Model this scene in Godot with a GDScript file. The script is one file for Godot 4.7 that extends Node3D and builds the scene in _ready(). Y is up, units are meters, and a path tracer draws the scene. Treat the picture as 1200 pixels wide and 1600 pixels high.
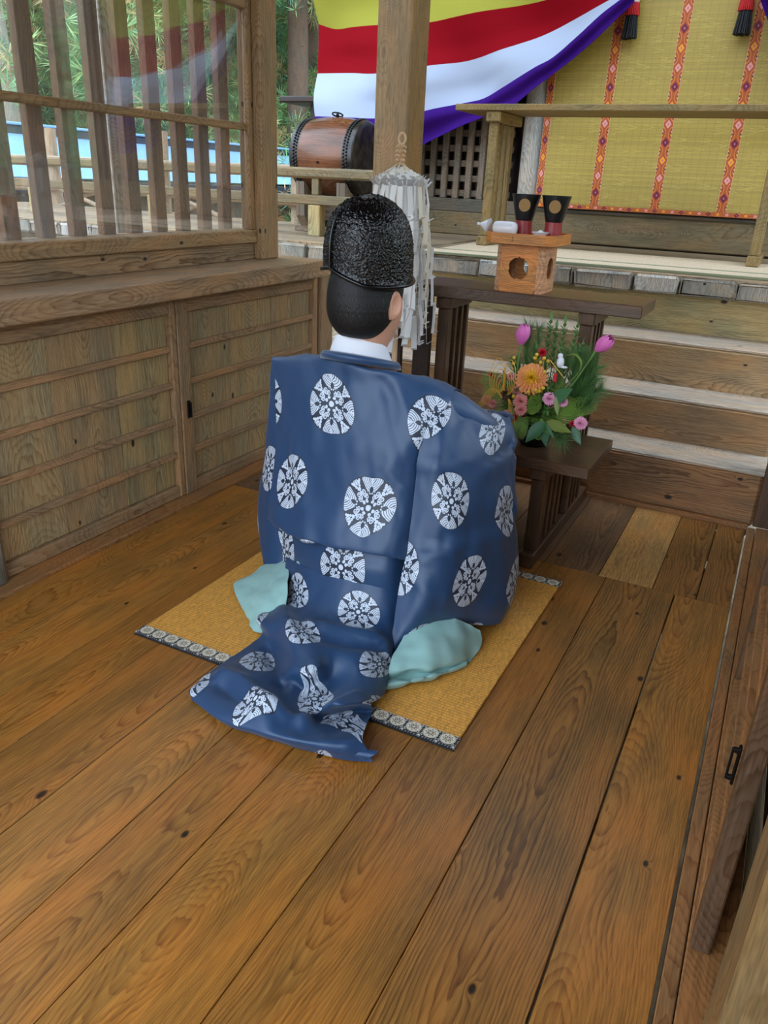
extends Node3D
# A priest in a patterned blue robe kneeling before a small altar inside an old timber shrine hall.

class MB:
	var v := PackedVector3Array()
	var n := PackedVector3Array()
	var uv := PackedVector2Array()
	var c := PackedColorArray()
	var ix := PackedInt32Array()
	func vert(p: Vector3, nn: Vector3, t: Vector2) -> int:
		v.append(p); n.append(nn); uv.append(t)
		return v.size() - 1
	func tri(a: int, b: int, d: int) -> void:
		# Godot front faces run clockwise: turn the triangle to agree with its normals
		var g := (v[b] - v[a]).cross(v[d] - v[a])
		if g.dot(n[a] + n[b] + n[d]) > 0.0:
			ix.append(a); ix.append(d); ix.append(b)
		else:
			ix.append(a); ix.append(b); ix.append(d)
	func quad(a: int, b: int, d: int, e: int) -> void:
		tri(a, b, d); tri(a, d, e)
	func face(ps: Array, nn: Vector3, ts: Array) -> void:
		var i := v.size()
		for k in ps.size():
			vert(ps[k], nn, ts[k])
		for k in range(1, ps.size() - 1):
			tri(i, i + k, i + k + 1)
	func mesh() -> ArrayMesh:
		var arr := []
		arr.resize(Mesh.ARRAY_MAX)
		arr[Mesh.ARRAY_VERTEX] = v
		arr[Mesh.ARRAY_NORMAL] = n
		arr[Mesh.ARRAY_TEX_UV] = uv
		arr[Mesh.ARRAY_INDEX] = ix
		if c.size() == v.size() and c.size() > 0:
			arr[Mesh.ARRAY_COLOR] = c
		var m := ArrayMesh.new()
		m.add_surface_from_arrays(Mesh.PRIMITIVE_TRIANGLES, arr)
		return m

var taken := {}
var rng := RandomNumberGenerator.new()
var M := {}

func numbered(called: String) -> String:
	var k: int = taken.get(called, 0)
	taken[called] = k + 1
	return called if k == 0 else "%s_%03d" % [called, k]

func thing(called: String, label: String, category: String, at := Vector3.ZERO, turn := 0.0, group := "") -> Node3D:
	var o := Node3D.new()
	o.name = numbered(called)
	add_child(o)
	o.position = at
	o.rotation.y = turn
	o.set_meta("label", label)
	o.set_meta("category", category)
	if group:
		o.set_meta("group", group)
	return o

func setting(called: String, label := "") -> Node3D:
	var o := Node3D.new()
	o.name = numbered(called)
	add_child(o)
	o.set_meta("kind", "structure")
	if label:
		o.set_meta("label", label)
	return o

func copy_of(src: Node3D, at: Vector3, turn: float, label: String) -> Node3D:
	var r: Node3D = src.duplicate()
	var base := String(src.name)
	r.name = numbered(base)
	add_child(r)
	r.position = at
	r.rotation.y = turn
	r.set_meta("label", label)
	return r

func part(parent: Node, called: String, mb: MB, m: Material, label := "") -> MeshInstance3D:
	var o := MeshInstance3D.new()
	o.name = called
	o.mesh = mb.mesh()
	o.material_override = null
	o.mesh.surface_set_material(0, m)
	o.cast_shadow = GeometryInstance3D.SHADOW_CASTING_SETTING_ON
	parent.add_child(o, true)
	if label:
		o.set_meta("label", label)
	return o

func shared(parent: Node, called: String, me: Mesh, t: Transform3D) -> MeshInstance3D:
	var o := MeshInstance3D.new()
	o.name = called
	o.mesh = me
	parent.add_child(o, true)
	o.transform = t
	return o

# ---------------------------------------------------------------- shapes
const GRAIN_W := 0.4
const GRAIN_L := 1.6

func axis_vec(k: int) -> Vector3:
	return [Vector3.RIGHT, Vector3.UP, Vector3(0, 0, 1)][k]

func box_uv(p: Vector3, k: int, along: int, off: Vector2) -> Vector2:
	# the grain runs along one axis of the timber
	var o1 := (along + 1) % 3
	var o2 := (along + 2) % 3
	if k == along:
		return Vector2(p[o1] / GRAIN_W, p[o2] / GRAIN_L * 2.0) + off
	var other := o2 if k == o1 else o1
	return Vector2(p[other] / GRAIN_W, p[along] / GRAIN_L) + off

func bx(mb: MB, ctr: Vector3, size: Vector3, ch := 0.003, along := -1, off := Vector2(-9, 0), turn := Basis.IDENTITY) -> void:
	if along < 0:
		along = 0
		if size.y > size[along]: along = 1
		if size.z > size[along]: along = 2
	if off.x < -8.0:
		off = Vector2(0.5 + rng.randf_range(-0.18, 0.18), rng.randf())
	var h := size * 0.5
	ch = minf(ch, minf(h.x, minf(h.y, h.z)) * 0.8)
	var corner := func(sx: float, sy: float, sz: float, k: int) -> Vector3:
		var s := Vector3(sx, sy, sz)
		var p := Vector3.ZERO
		for a in 3:
			p[a] = s[a] * (h[a] if a == k else h[a] - ch)
		return p
	var add := func(ps: Array, nn: Vector3, k: int) -> void:
		var q := []
		var t := []
		for p in ps:
			q.append(ctr + turn * p)
			t.append(box_uv(p, k, along, off))
		mb.face(q, turn * nn, t)
	for k in 3:
		var a1 := (k + 1) % 3
		var a2 := (k + 2) % 3
		for s in [-1.0, 1.0]:
			var ps := []
			for w in [[-1.0, -1.0], [1.0, -1.0], [1.0, 1.0], [-1.0, 1.0]]:
				var sg := Vector3.ZERO
				sg[k] = s
				sg[a1] = w[0]
				sg[a2] = w[1]
				ps.append(corner.call(sg.x, sg.y, sg.z, k))
			add.call(ps, axis_vec(k) * s, k)
		# edges that run along axis k
		for s1 in [-1.0, 1.0]:
			for s2 in [-1.0, 1.0]:
				var lo := Vector3.ZERO
				lo[k] = -1.0; lo[a1] = s1; lo[a2] = s2
				var hi := lo
				hi[k] = 1.0
				var nn: Vector3 = (axis_vec(a1) * s1 + axis_vec(a2) * s2).normalized()
				add.call([corner.call(lo.x, lo.y, lo.z, a1), corner.call(hi.x, hi.y, hi.z, a1), corner.call(hi.x, hi.y, hi.z, a2), corner.call(lo.x, lo.y, lo.z, a2)], nn, a1)
	for sx in [-1.0, 1.0]:
		for sy in [-1.0, 1.0]:
			for sz in [-1.0, 1.0]:
				add.call([corner.call(sx, sy, sz, 0), corner.call(sx, sy, sz, 1), corner.call(sx, sy, sz, 2)], Vector3(sx, sy, sz).normalized(), 0)

func span(mb: MB, lo: Vector3, hi: Vector3, ch := 0.003, along := -1, off := Vector2(-9, 0)) -> void:
	bx(mb, (lo + hi) * 0.5, (hi - lo).abs(), ch, along, off)

func timber(parent: Node, called: String, lo: Vector3, hi: Vector3, m: Material, ch := 0.003, along := -1, label := "") -> MeshInstance3D:
	# one piece of wood whose node stands at the middle of the piece
	var mb := MB.new()
	bx(mb, Vector3.ZERO, (hi - lo).abs(), ch, along)
	var o := part(parent, called, mb, m, label)
	o.position = (lo + hi) * 0.5
	return o

func bar(mb: MB, a: Vector3, b: Vector3, w: float, t: float, up := Vector3.UP, ch := 0.002) -> void:
	# a squared bar from a to b
	var z := (b - a).normalized()
	var x := up.cross(z).normalized()
	var y := z.cross(x)
	bx(mb, (a + b) * 0.5, Vector3(w, t, a.distance_to(b)), ch, 2, Vector2(-9, 0), Basis(x, y, z))

func lathe(mb: MB, prof: Array, segs := 24, at := Vector3.ZERO, turn := Basis.IDENTITY, us := 1.0, vs := 1.0) -> void:
	# prof: Vector2(radius, height) from bottom to top
	var i0 := mb.v.size()
	var len := 0.0
	for k in prof.size():
		var p: Vector2 = prof[k]
		if k > 0:
			len += p.distance_to(prof[k - 1])
		var pa: Vector2 = prof[maxi(k - 1, 0)]
		var pb: Vector2 = prof[mini(k + 1, prof.size() - 1)]
		var d := (pb - pa).normalized()
		var nr := Vector2(d.y, -d.x)
		for s in segs + 1:
			var a := TAU * s / segs
			mb.vert(at + turn * Vector3(cos(a) * p.x, p.y, sin(a) * p.x), turn * Vector3(cos(a) * nr.x, nr.y, sin(a) * nr.x), Vector2(us * s / segs, vs * len))
	for k in prof.size() - 1:
		for s in segs:
			var a := i0 + k * (segs + 1) + s
			mb.quad(a, a + 1, a + segs + 2, a + segs + 1)

func tube(mb: MB, pts: Array, r0: float, r1: float, segs := 8, cap := true) -> void:
	var i0 := mb.v.size()
	var up := Vector3.UP
	var len := 0.0
	var last_x := Vector3.ZERO
	for k in pts.size():
		var d: Vector3 = (pts[mini(k + 1, pts.size() - 1)] - pts[maxi(k - 1, 0)]).normalized()
		var x := up.cross(d)
		if x.length() < 0.05:
			x = Vector3.RIGHT.cross(d)
		x = x.normalized()
		if last_x != Vector3.ZERO:
			x = (last_x - d * last_x.dot(d)).normalized()
		last_x = x
		var y := d.cross(x)
		if k > 0:
			len += pts[k].distance_to(pts[k - 1])
		var r := lerpf(r0, r1, float(k) / maxf(1, pts.size() - 1))
		for s in segs + 1:
			var a := TAU * s / segs
			var nn := x * cos(a) + y * sin(a)
			mb.vert(pts[k] + nn * r, nn, Vector2(float(s) / segs * TAU * r / GRAIN_W + 0.4, len / GRAIN_L))
	for k in pts.size() - 1:
		for s in segs:
			var a := i0 + k * (segs + 1) + s
			mb.quad(a, a + 1, a + segs + 2, a + segs + 1)
	if cap:
		for e in [0, pts.size() - 1]:
			var d: Vector3 = (pts[0] - pts[1]).normalized() if e == 0 else (pts[-1] - pts[-2]).normalized()
			var c := mb.vert(pts[e], d, Vector2(0.5, 0.5))
			var f := mb.v.size()
			for s in segs + 1:
				mb.vert(mb.v[i0 + e * (segs + 1) + s], d, Vector2(0.5, 0.5) + 0.05 * Vector2(cos(TAU * s / segs), sin(TAU * s / segs)))
			for s in segs:
				mb.tri(c, f + s, f + s + 1)

func ball(mb: MB, c: Vector3, r: Vector3, segs := 12, turn := Basis.IDENTITY) -> void:
	var i0 := mb.v.size()
	var rings := maxi(4, segs / 2)
	for k in rings + 1:
		var b := PI * (float(k) / rings - 0.5)
		for s in segs + 1:
			var a := TAU * s / segs
			var d := Vector3(cos(a) * cos(b), sin(b), sin(a) * cos(b))
			mb.vert(c + turn * (d * r), (turn * (d / r)).normalized(), Vector2(float(s) / segs, float(k) / rings))
	for k in rings:
		for s in segs:
			var a := i0 + k * (segs + 1) + s
			mb.quad(a, a + 1, a + segs + 2, a + segs + 1)

func cr(a: Vector3, b: Vector3, c: Vector3, d: Vector3, t: float) -> Vector3:
	return 0.5 * (2.0 * b + (c - a) * t + (2.0 * a - 5.0 * b + 4.0 * c - d) * t * t + (3.0 * b - a - 3.0 * c + d) * t * t * t)

func smooth_grid(ctrl: Array, sub: int) -> Array:
	# Catmull-Rom through a grid of control points
	var rows := []
	for r in ctrl:
		var line := []
		for k in r.size() - 1:
			for s in sub:
				line.append(cr(r[maxi(k - 1, 0)], r[k], r[k + 1], r[mini(k + 2, r.size() - 1)], float(s) / sub))
		line.append(r[-1])
		rows.append(line)
	var out := []
	for k in rows.size() - 1:
		for s in sub:
			var line := []
			for j in rows[0].size():
				line.append(cr(rows[maxi(k - 1, 0)][j], rows[k][j], rows[k + 1][j], rows[mini(k + 2, rows.size() - 1)][j], float(s) / sub))
			out.append(line)
	out.append(rows[-1])
	return out

func grid_normals(g: Array) -> Array:
	var out := []
	var nr := g.size()
	var nc: int = g[0].size()
	for i in nr:
		var line := []
		for j in nc:
			var du: Vector3 = g[i][mini(j + 1, nc - 1)] - g[i][maxi(j - 1, 0)]
			var dv: Vector3 = g[mini(i + 1, nr - 1)][j] - g[maxi(i - 1, 0)][j]
			line.append(dv.cross(du).normalized())
		out.append(line)
	return out

func sheet(mb: MB, g: Array, thick: float, us: float, vs: float, off := Vector2.ZERO, flip := false) -> void:
	# a cloth: the grid g with a measured (arc length) mapping, a back face and closed edges
	var nm := grid_normals(g)
	var nr := g.size()
	var nc: int = g[0].size()
	var uvs := []
	var vacc := []
	for j in nc:
		vacc.append(0.0)
	for i in nr:
		var line := []
		var u := 0.0
		for j in nc:
			if j > 0:
				u += g[i][j].distance_to(g[i][j - 1])
			if i > 0:
				vacc[j] += g[i][j].distance_to(g[i - 1][j])
			line.append(Vector2(u / us, vacc[j] / vs) + off)
		uvs.append(line)
	var sg := -1.0 if flip else 1.0
	for side in 2:
		var i0 := mb.v.size()
		for i in nr:
			for j in nc:
				var nn: Vector3 = nm[i][j] * sg * (1.0 if side == 0 else -1.0)
				mb.vert(g[i][j] + (nn * thick if side == 1 else Vector3.ZERO), nn, uvs[i][j])
		for i in nr - 1:
			for j in nc - 1:
				var a := i0 + i * nc + j
				mb.quad(a, a + 1, a + nc + 1, a + nc)
	var b := nr * nc
	var base := mb.v.size() - 2 * b
	var rim := []
	for j in nc: rim.append(j)
	for i in range(1, nr): rim.append(i * nc + nc - 1)
	for j in range(nc - 2, -1, -1): rim.append((nr - 1) * nc + j)
	for i in range(nr - 2, 0, -1): rim.append(i * nc)
	var mid := Vector3.ZERO
	for k in rim: mid += mb.v[base + k]
	mid /= rim.size()
	for q in rim.size():
		var a: int = base + rim[q]
		var d: int = base + rim[(q + 1) % rim.size()]
		var nn := (mb.v[a] - mid)
		nn = (nn - mb.n[a] * nn.dot(mb.n[a])).normalized()
		mb.face([mb.v[a], mb.v[d], mb.v[d + b], mb.v[a + b]], nn, [mb.uv[a], mb.uv[d], mb.uv[d], mb.uv[a]])

func ripple(g: Array, amp: float, fx: float, fy: float, sd: int) -> Array:
	var ns := FastNoiseLite.new()
	ns.seed = sd
	ns.noise_type = FastNoiseLite.TYPE_SIMPLEX_SMOOTH
	ns.frequency = 1.0
	ns.fractal_octaves = 2
	var nm := grid_normals(g)
	var out := []
	for i in g.size():
		var line := []
		for j in g[0].size():
			var p: Vector3 = g[i][j]
			line.append(p + nm[i][j] * amp * ns.get_noise_3d(p.x * fx, p.y * fy, p.z * fx))
		out.append(line)
	return out

func net(mb: MB, f: Callable, lo: Vector3, hi: Vector3, cell: float) -> void:
	# surface nets: one vertex in each cell the surface crosses, one quad round each crossed edge
	var d := Vector3i(((hi - lo) / cell).ceil()) + Vector3i.ONE
	var val := PackedFloat32Array()
	val.resize(d.x * d.y * d.z)
	var at := 0
	for k in d.z:
		for j in d.y:
			for i in d.x:
				val[at] = f.call(lo + Vector3(i, j, k) * cell)
				at += 1
	var sx := 1
	var sy := d.x
	var sz := d.x * d.y
	var idx := {}
	var co := [0, sx, sy, sx + sy, sz, sz + sx, sz + sy, sz + sx + sy]
	var cp := [Vector3(0, 0, 0), Vector3(1, 0, 0), Vector3(0, 1, 0), Vector3(1, 1, 0), Vector3(0, 0, 1), Vector3(1, 0, 1), Vector3(0, 1, 1), Vector3(1, 1, 1)]
	var ed := [[0, 1], [2, 3], [4, 5], [6, 7], [0, 2], [1, 3], [4, 6], [5, 7], [0, 4], [1, 5], [2, 6], [3, 7]]
	for k in d.z - 1:
		for j in d.y - 1:
			for i in d.x - 1:
				var b := i + j * sy + k * sz
				var neg := 0
				for q in 8:
					if val[b + co[q]] < 0.0:
						neg += 1
				if neg == 0 or neg == 8:
					continue
				var s := Vector3.ZERO
				var m := 0
				for e in ed:
					var va: float = val[b + co[e[0]]]
					var vb: float = val[b + co[e[1]]]
					if (va < 0.0) != (vb < 0.0):
						s += cp[e[0]].lerp(cp[e[1]], va / (va - vb))
						m += 1
				var p := lo + (Vector3(i, j, k) + s / m) * cell
				var h := cell * 0.7
				var nn := Vector3(f.call(p + Vector3(h, 0, 0)) - f.call(p - Vector3(h, 0, 0)), f.call(p + Vector3(0, h, 0)) - f.call(p - Vector3(0, h, 0)), f.call(p + Vector3(0, 0, h)) - f.call(p - Vector3(0, 0, h))).normalized()
				idx[b] = mb.vert(p, nn, Vector2(p.x, p.y))
	for b in idx:
		var i: int = b % d.x
		var j: int = (b / sy) % d.y
		var k: int = b / sz
		if i > 0 and j > 0 and k < d.z - 1 and (val[b] < 0.0) != (val[b + sz] < 0.0):
			if idx.has(b - sx) and idx.has(b - sy) and idx.has(b - sx - sy):
				mb.quad(idx[b], idx[b - sx], idx[b - sx - sy], idx[b - sy])
		if i > 0 and k > 0 and j < d.y - 1 and (val[b] < 0.0) != (val[b + sy] < 0.0):
			if idx.has(b - sx) and idx.has(b - sz) and idx.has(b - sx - sz):
				mb.quad(idx[b], idx[b - sx], idx[b - sx - sz], idx[b - sz])
		if j > 0 and k > 0 and i < d.x - 1 and (val[b] < 0.0) != (val[b + sx] < 0.0):
			if idx.has(b - sy) and idx.has(b - sz) and idx.has(b - sy - sz):
				mb.quad(idx[b], idx[b - sy], idx[b - sy - sz], idx[b - sz])

func cap(p: Vector3, a: Vector3, b: Vector3, ra: float, rb: float) -> float:
	var ab := b - a
	var t := clampf((p - a).dot(ab) / ab.length_squared(), 0.0, 1.0)
	return p.distance_to(a + ab * t) - lerpf(ra, rb, t)

func ell(p: Vector3, c: Vector3, r: Vector3) -> float:
	var q := (p - c) / r
	var k := q.length()
	return (k - 1.0) * minf(r.x, minf(r.y, r.z)) if k < 0.3 else k * (k - 1.0) / (q / r).length()

func smin(a: float, b: float, k: float) -> float:
	var h := maxf(k - absf(a - b), 0.0) / k
	return minf(a, b) - h * h * k * 0.25

# ---------------------------------------------------------------- textures
func grain(sd: int, w: int, h: int, ring: float, flat: float, knots: int, contrast: float, fibre: float, blotch: float) -> Image:
	# a sawn board, GRAIN_W across and GRAIN_L along, that repeats along its length: growth rings cut by the saw, knots, fibres
	var r := RandomNumberGenerator.new()
	r.seed = sd
	var n1 := FastNoiseLite.new()
	n1.seed = sd
	n1.frequency = 1.0
	n1.noise_type = FastNoiseLite.TYPE_SIMPLEX_SMOOTH
	n1.fractal_type = FastNoiseLite.FRACTAL_NONE
	var kn := []
	for k in knots:
		kn.append([r.randf_range(0.03, GRAIN_W - 0.03), r.randf_range(0.12, GRAIN_L - 0.12), r.randf_range(0.005, 0.010)])
	var fib := PackedFloat32Array()
	var data := PackedByteArray()
	data.resize(w * h * 3)
	var at := 0
	var cx := GRAIN_W * r.randf_range(0.42, 0.58)
	for y in h:
		var fy := float(y) / h
		var a := TAU * fy
		var ca := cos(a)
		var sa := sin(a)
		var wander := 0.035 * n1.get_noise_3d(3.1, ca * 0.35, sa * 0.35)
		var lift := flat * (1.0 + 0.55 * n1.get_noise_3d(11.7, ca * 0.40, sa * 0.40))
		var ym := fy * GRAIN_L
		var near := []
		for k in kn:
			if absf(ym - k[1]) < k[2] * 12.0:
				near.append(k)
		for x in w:
			var xm := GRAIN_W * x / w
			var d := xm - cx - wander
			var q := sqrt(d * d + lift * lift) + 0.007 * n1.get_noise_3d(xm * 7.0, ca * 0.7, sa * 0.7) + 0.0016 * n1.get_noise_3d(xm * 30.0, ca * 1.6, sa * 1.6) + 0.0008 * n1.get_noise_3d(xm * 90.0, ca * 5.0, sa * 5.0)
			var dark := 0.0
			for k in near:
				var ex: float = (xm - k[0]) / k[2]
				var ey: float = (ym - k[1]) / (k[2] * 1.7)
				var e := ex * ex + ey * ey
				q += 0.011 * exp(-e * 0.35) * signf(d + 0.0001)
				dark = maxf(dark, clampf(1.25 - e, 0.0, 1.0))
			var t := q / ring
			t -= floorf(t)
			var ringno := floorf(q / ring)
			var strong := 0.45 + 0.55 * absf(sin(ringno * 12.9898 + 4.1)) 
			var late := strong * t * t * t * (1.0 if t < 0.93 else (1.0 - t) / 0.07)
			var fb := n1.get_noise_3d(xm * 420.0, ca * 5.0, sa * 5.0)
			var bl := n1.get_noise_3d(xm * 9.0 + 40.0, ca * 0.8, sa * 0.8)
			var st := n1.get_noise_3d(xm * 110.0 + 7.0, ca * 1.3, sa * 1.3)
			var val := 0.90 - contrast * late + fibre * fb + blotch * bl + 0.09 * st
			val *= 1.0 - 0.72 * dark
			val = clampf(val, 0.05, 1.0)
			data[at] = int(255.0 * val)
			data[at + 1] = int(255.0 * clampf(val * (1.0 - 0.10 * late - 0.05 * bl), 0.0, 1.0))
			data[at + 2] = int(255.0 * clampf(val * (1.0 - 0.22 * late - 0.10 * bl), 0.0, 1.0))
			at += 3
	return Image.create_from_data(w, h, false, Image.FORMAT_RGB8, data)

func std(col: Color, rough := 0.7) -> StandardMaterial3D:
	var m := StandardMaterial3D.new()
	m.albedo_color = col
	m.roughness = rough
	return m

var G := []

func wood(col: Color, g: int, rough := 0.6, relief := 0.05) -> StandardMaterial3D:
	var m := std(col, rough)
	m.albedo_texture = G[g]
	m.heightmap_enabled = true
	m.heightmap_texture = G[g]
	m.heightmap_scale = relief
	return m

func noise_tex(sd: int, freq: float, size := 256, normal := false, octaves := 4) -> NoiseTexture2D:
	var t := NoiseTexture2D.new()
	t.width = size
	t.height = size
	t.seamless = true
	var nz := FastNoiseLite.new()
	nz.seed = sd
	nz.frequency = freq
	nz.fractal_octaves = octaves
	t.noise = nz
	t.as_normal_map = normal
	return t

func tone_tex(sd: int, freq: float, a: Color, b: Color, size := 256, octaves := 4) -> NoiseTexture2D:
	var t := noise_tex(sd, freq, size, false, octaves)
	var gr := Gradient.new()
	gr.set_color(0, a)
	gr.set_color(1, b)
	t.color_ramp = gr
	return t
const ROBE_BACK := [
	[Vector3(-1.318,0.695,-1.945),Vector3(-1.186,0.723,-1.900),Vector3(-1.065,0.746,-1.855),Vector3(-0.965,0.738,-1.835),Vector3(-0.876,0.728,-1.855),Vector3(-0.809,0.717,-1.910),Vector3(-0.735,0.687,-1.960)],
	[Vector3(-1.318,0.715,-1.885),Vector3(-1.186,0.743,-1.840),Vector3(-1.065,0.766,-1.795),Vector3(-0.965,0.758,-1.775),Vector3(-0.876,0.748,-1.795),Vector3(-0.809,0.737,-1.850),Vector3(-0.735,0.707,-1.900)],
	[Vector3(-1.293,0.657,-1.860),Vector3(-1.160,0.677,-1.800),Vector3(-1.052,0.688,-1.775),Vector3(-0.957,0.694,-1.765),Vector3(-0.871,0.695,-1.775),Vector3(-0.795,0.686,-1.800),Vector3(-0.734,0.673,-1.850)],
	[Vector3(-1.268,0.496,-1.830),Vector3(-1.127,0.520,-1.765),Vector3(-1.015,0.540,-1.735),Vector3(-0.918,0.555,-1.720),Vector3(-0.839,0.563,-1.725),Vector3(-0.789,0.564,-1.745),Vector3(-0.768,0.558,-1.775)],
	[Vector3(-1.266,0.331,-1.800),Vector3(-1.127,0.364,-1.735),Vector3(-1.004,0.392,-1.700),Vector3(-0.906,0.408,-1.690),Vector3(-0.829,0.418,-1.690),Vector3(-0.782,0.418,-1.710),Vector3(-0.762,0.410,-1.740)],
	[Vector3(-1.278,0.241,-1.790),Vector3(-1.142,0.258,-1.700),Vector3(-1.004,0.279,-1.655),Vector3(-0.907,0.289,-1.645),Vector3(-0.826,0.295,-1.650),Vector3(-0.784,0.290,-1.670),Vector3(-0.764,0.280,-1.700)],
	[Vector3(-1.278,0.253,-1.825),Vector3(-1.142,0.270,-1.735),Vector3(-1.004,0.291,-1.690),Vector3(-0.907,0.301,-1.680),Vector3(-0.826,0.307,-1.685),Vector3(-0.784,0.302,-1.705),Vector3(-0.764,0.292,-1.735)]]
const BELT := [
	[Vector3(-1.228,0.234,-1.812),Vector3(-1.101,0.271,-1.737),Vector3(-1.001,0.297,-1.697),Vector3(-0.923,0.310,-1.687),Vector3(-0.853,0.317,-1.687),Vector3(-0.798,0.314,-1.702),Vector3(-0.772,0.287,-1.762)],
	[Vector3(-1.228,0.184,-1.800),Vector3(-1.101,0.221,-1.725),Vector3(-1.001,0.247,-1.685),Vector3(-0.923,0.260,-1.675),Vector3(-0.853,0.267,-1.675),Vector3(-0.798,0.264,-1.690),Vector3(-0.772,0.237,-1.750)],
	[Vector3(-1.222,0.137,-1.790),Vector3(-1.091,0.184,-1.710),Vector3(-0.992,0.212,-1.670),Vector3(-0.914,0.224,-1.660),Vector3(-0.844,0.231,-1.660),Vector3(-0.792,0.227,-1.680),Vector3(-0.764,0.199,-1.740)],
	[Vector3(-1.218,0.085,-1.790),Vector3(-1.091,0.123,-1.710),Vector3(-0.992,0.142,-1.672),Vector3(-0.913,0.149,-1.662),Vector3(-0.842,0.157,-1.662),Vector3(-0.789,0.155,-1.682),Vector3(-0.764,0.130,-1.740)]]
const TRAIN := [
	[Vector3(-1.197,0.135,-1.770),Vector3(-1.088,0.160,-1.705),Vector3(-0.992,0.176,-1.672),Vector3(-0.914,0.187,-1.662),Vector3(-0.847,0.192,-1.662),Vector3(-0.797,0.186,-1.680),Vector3(-0.769,0.171,-1.720)],
	[Vector3(-1.169,0.042,-1.700),Vector3(-1.057,0.079,-1.640),Vector3(-0.961,0.099,-1.605),Vector3(-0.874,0.111,-1.595),Vector3(-0.807,0.115,-1.600),Vector3(-0.769,0.108,-1.620),Vector3(-0.755,0.092,-1.660)],
	[Vector3(-1.147,0.050,-1.551),Vector3(-1.009,0.085,-1.486),Vector3(-0.901,0.105,-1.459),Vector3(-0.826,0.100,-1.461),Vector3(-0.765,0.095,-1.469),Vector3(-0.732,0.075,-1.503),Vector3(-0.720,0.050,-1.549)],
	[Vector3(-1.113,0.015,-1.521),Vector3(-0.981,0.040,-1.428),Vector3(-0.855,0.085,-1.355),Vector3(-0.815,0.045,-1.397),Vector3(-0.735,0.075,-1.369),Vector3(-0.690,0.070,-1.382),Vector3(-0.681,0.035,-1.437)],
	[Vector3(-1.123,0.015,-1.366),Vector3(-0.984,0.055,-1.319),Vector3(-0.899,0.035,-1.342),Vector3(-0.830,0.020,-1.322),Vector3(-0.731,0.085,-1.270),Vector3(-0.690,0.085,-1.302),Vector3(-0.674,0.060,-1.358)],
	[Vector3(-1.118,0.020,-1.230),Vector3(-0.998,0.045,-1.238),Vector3(-0.871,0.075,-1.214),Vector3(-0.809,0.030,-1.246),Vector3(-0.771,0.012,-1.308),Vector3(-0.723,0.010,-1.350),Vector3(-0.684,0.012,-1.379)],
	[Vector3(-1.104,0.012,-1.209),Vector3(-0.976,0.030,-1.168),Vector3(-0.866,0.045,-1.155),Vector3(-0.782,0.048,-1.166),Vector3(-0.708,0.052,-1.190),Vector3(-0.663,0.055,-1.212),Vector3(-0.639,0.055,-1.246)],
	[Vector3(-1.096,0.006,-1.205),Vector3(-0.983,0.006,-1.174),Vector3(-0.882,0.006,-1.176),Vector3(-0.796,0.006,-1.186),Vector3(-0.713,0.006,-1.199),Vector3(-0.653,0.006,-1.211),Vector3(-0.603,0.008,-1.233)]]
const SLEEVE_RIGHT := [
	[Vector3(-0.769,0.681,-1.930),Vector3(-0.748,0.663,-1.950),Vector3(-0.726,0.635,-1.980),Vector3(-0.695,0.613,-2.030),Vector3(-0.667,0.602,-2.080),Vector3(-0.648,0.576,-2.130),Vector3(-0.653,0.576,-2.176),Vector3(-0.708,0.566,-2.221),Vector3(-0.848,0.556,-2.228)],
	[Vector3(-0.759,0.701,-1.860),Vector3(-0.738,0.683,-1.880),Vector3(-0.716,0.655,-1.910),Vector3(-0.685,0.633,-1.960),Vector3(-0.657,0.622,-2.010),Vector3(-0.638,0.596,-2.060),Vector3(-0.643,0.596,-2.106),Vector3(-0.698,0.586,-2.151),Vector3(-0.838,0.576,-2.158)],
	[Vector3(-0.770,0.585,-1.772),Vector3(-0.725,0.586,-1.785),Vector3(-0.684,0.581,-1.820),Vector3(-0.649,0.572,-1.870),Vector3(-0.620,0.557,-1.930),Vector3(-0.603,0.535,-2.000),Vector3(-0.608,0.535,-2.070),Vector3(-0.663,0.525,-2.140),Vector3(-0.803,0.515,-2.150)],
	[Vector3(-0.765,0.426,-1.735),Vector3(-0.703,0.441,-1.735),Vector3(-0.655,0.443,-1.760),Vector3(-0.616,0.432,-1.815),Vector3(-0.584,0.413,-1.880),Vector3(-0.565,0.383,-1.960),Vector3(-0.570,0.383,-2.030),Vector3(-0.625,0.373,-2.100),Vector3(-0.765,0.363,-2.110)],
	[Vector3(-0.762,0.287,-1.695),Vector3(-0.693,0.297,-1.695),Vector3(-0.641,0.293,-1.725),Vector3(-0.595,0.273,-1.785),Vector3(-0.559,0.247,-1.860),Vector3(-0.536,0.218,-1.940),Vector3(-0.541,0.218,-2.010),Vector3(-0.596,0.208,-2.080),Vector3(-0.736,0.198,-2.090)],
	[Vector3(-0.760,0.155,-1.655),Vector3(-0.694,0.175,-1.655),Vector3(-0.646,0.170,-1.695),Vector3(-0.606,0.148,-1.760),Vector3(-0.557,0.114,-1.840),Vector3(-0.524,0.116,-1.920),Vector3(-0.529,0.116,-1.990),Vector3(-0.584,0.106,-2.060),Vector3(-0.724,0.096,-2.070)],
	[Vector3(-0.745,0.020,-1.575),Vector3(-0.727,0.053,-1.620),Vector3(-0.700,0.071,-1.670),Vector3(-0.649,0.087,-1.740),Vector3(-0.598,0.062,-1.810),Vector3(-0.541,0.043,-1.885),Vector3(-0.546,0.043,-1.955),Vector3(-0.601,0.033,-2.025),Vector3(-0.741,0.023,-2.035)]]
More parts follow.
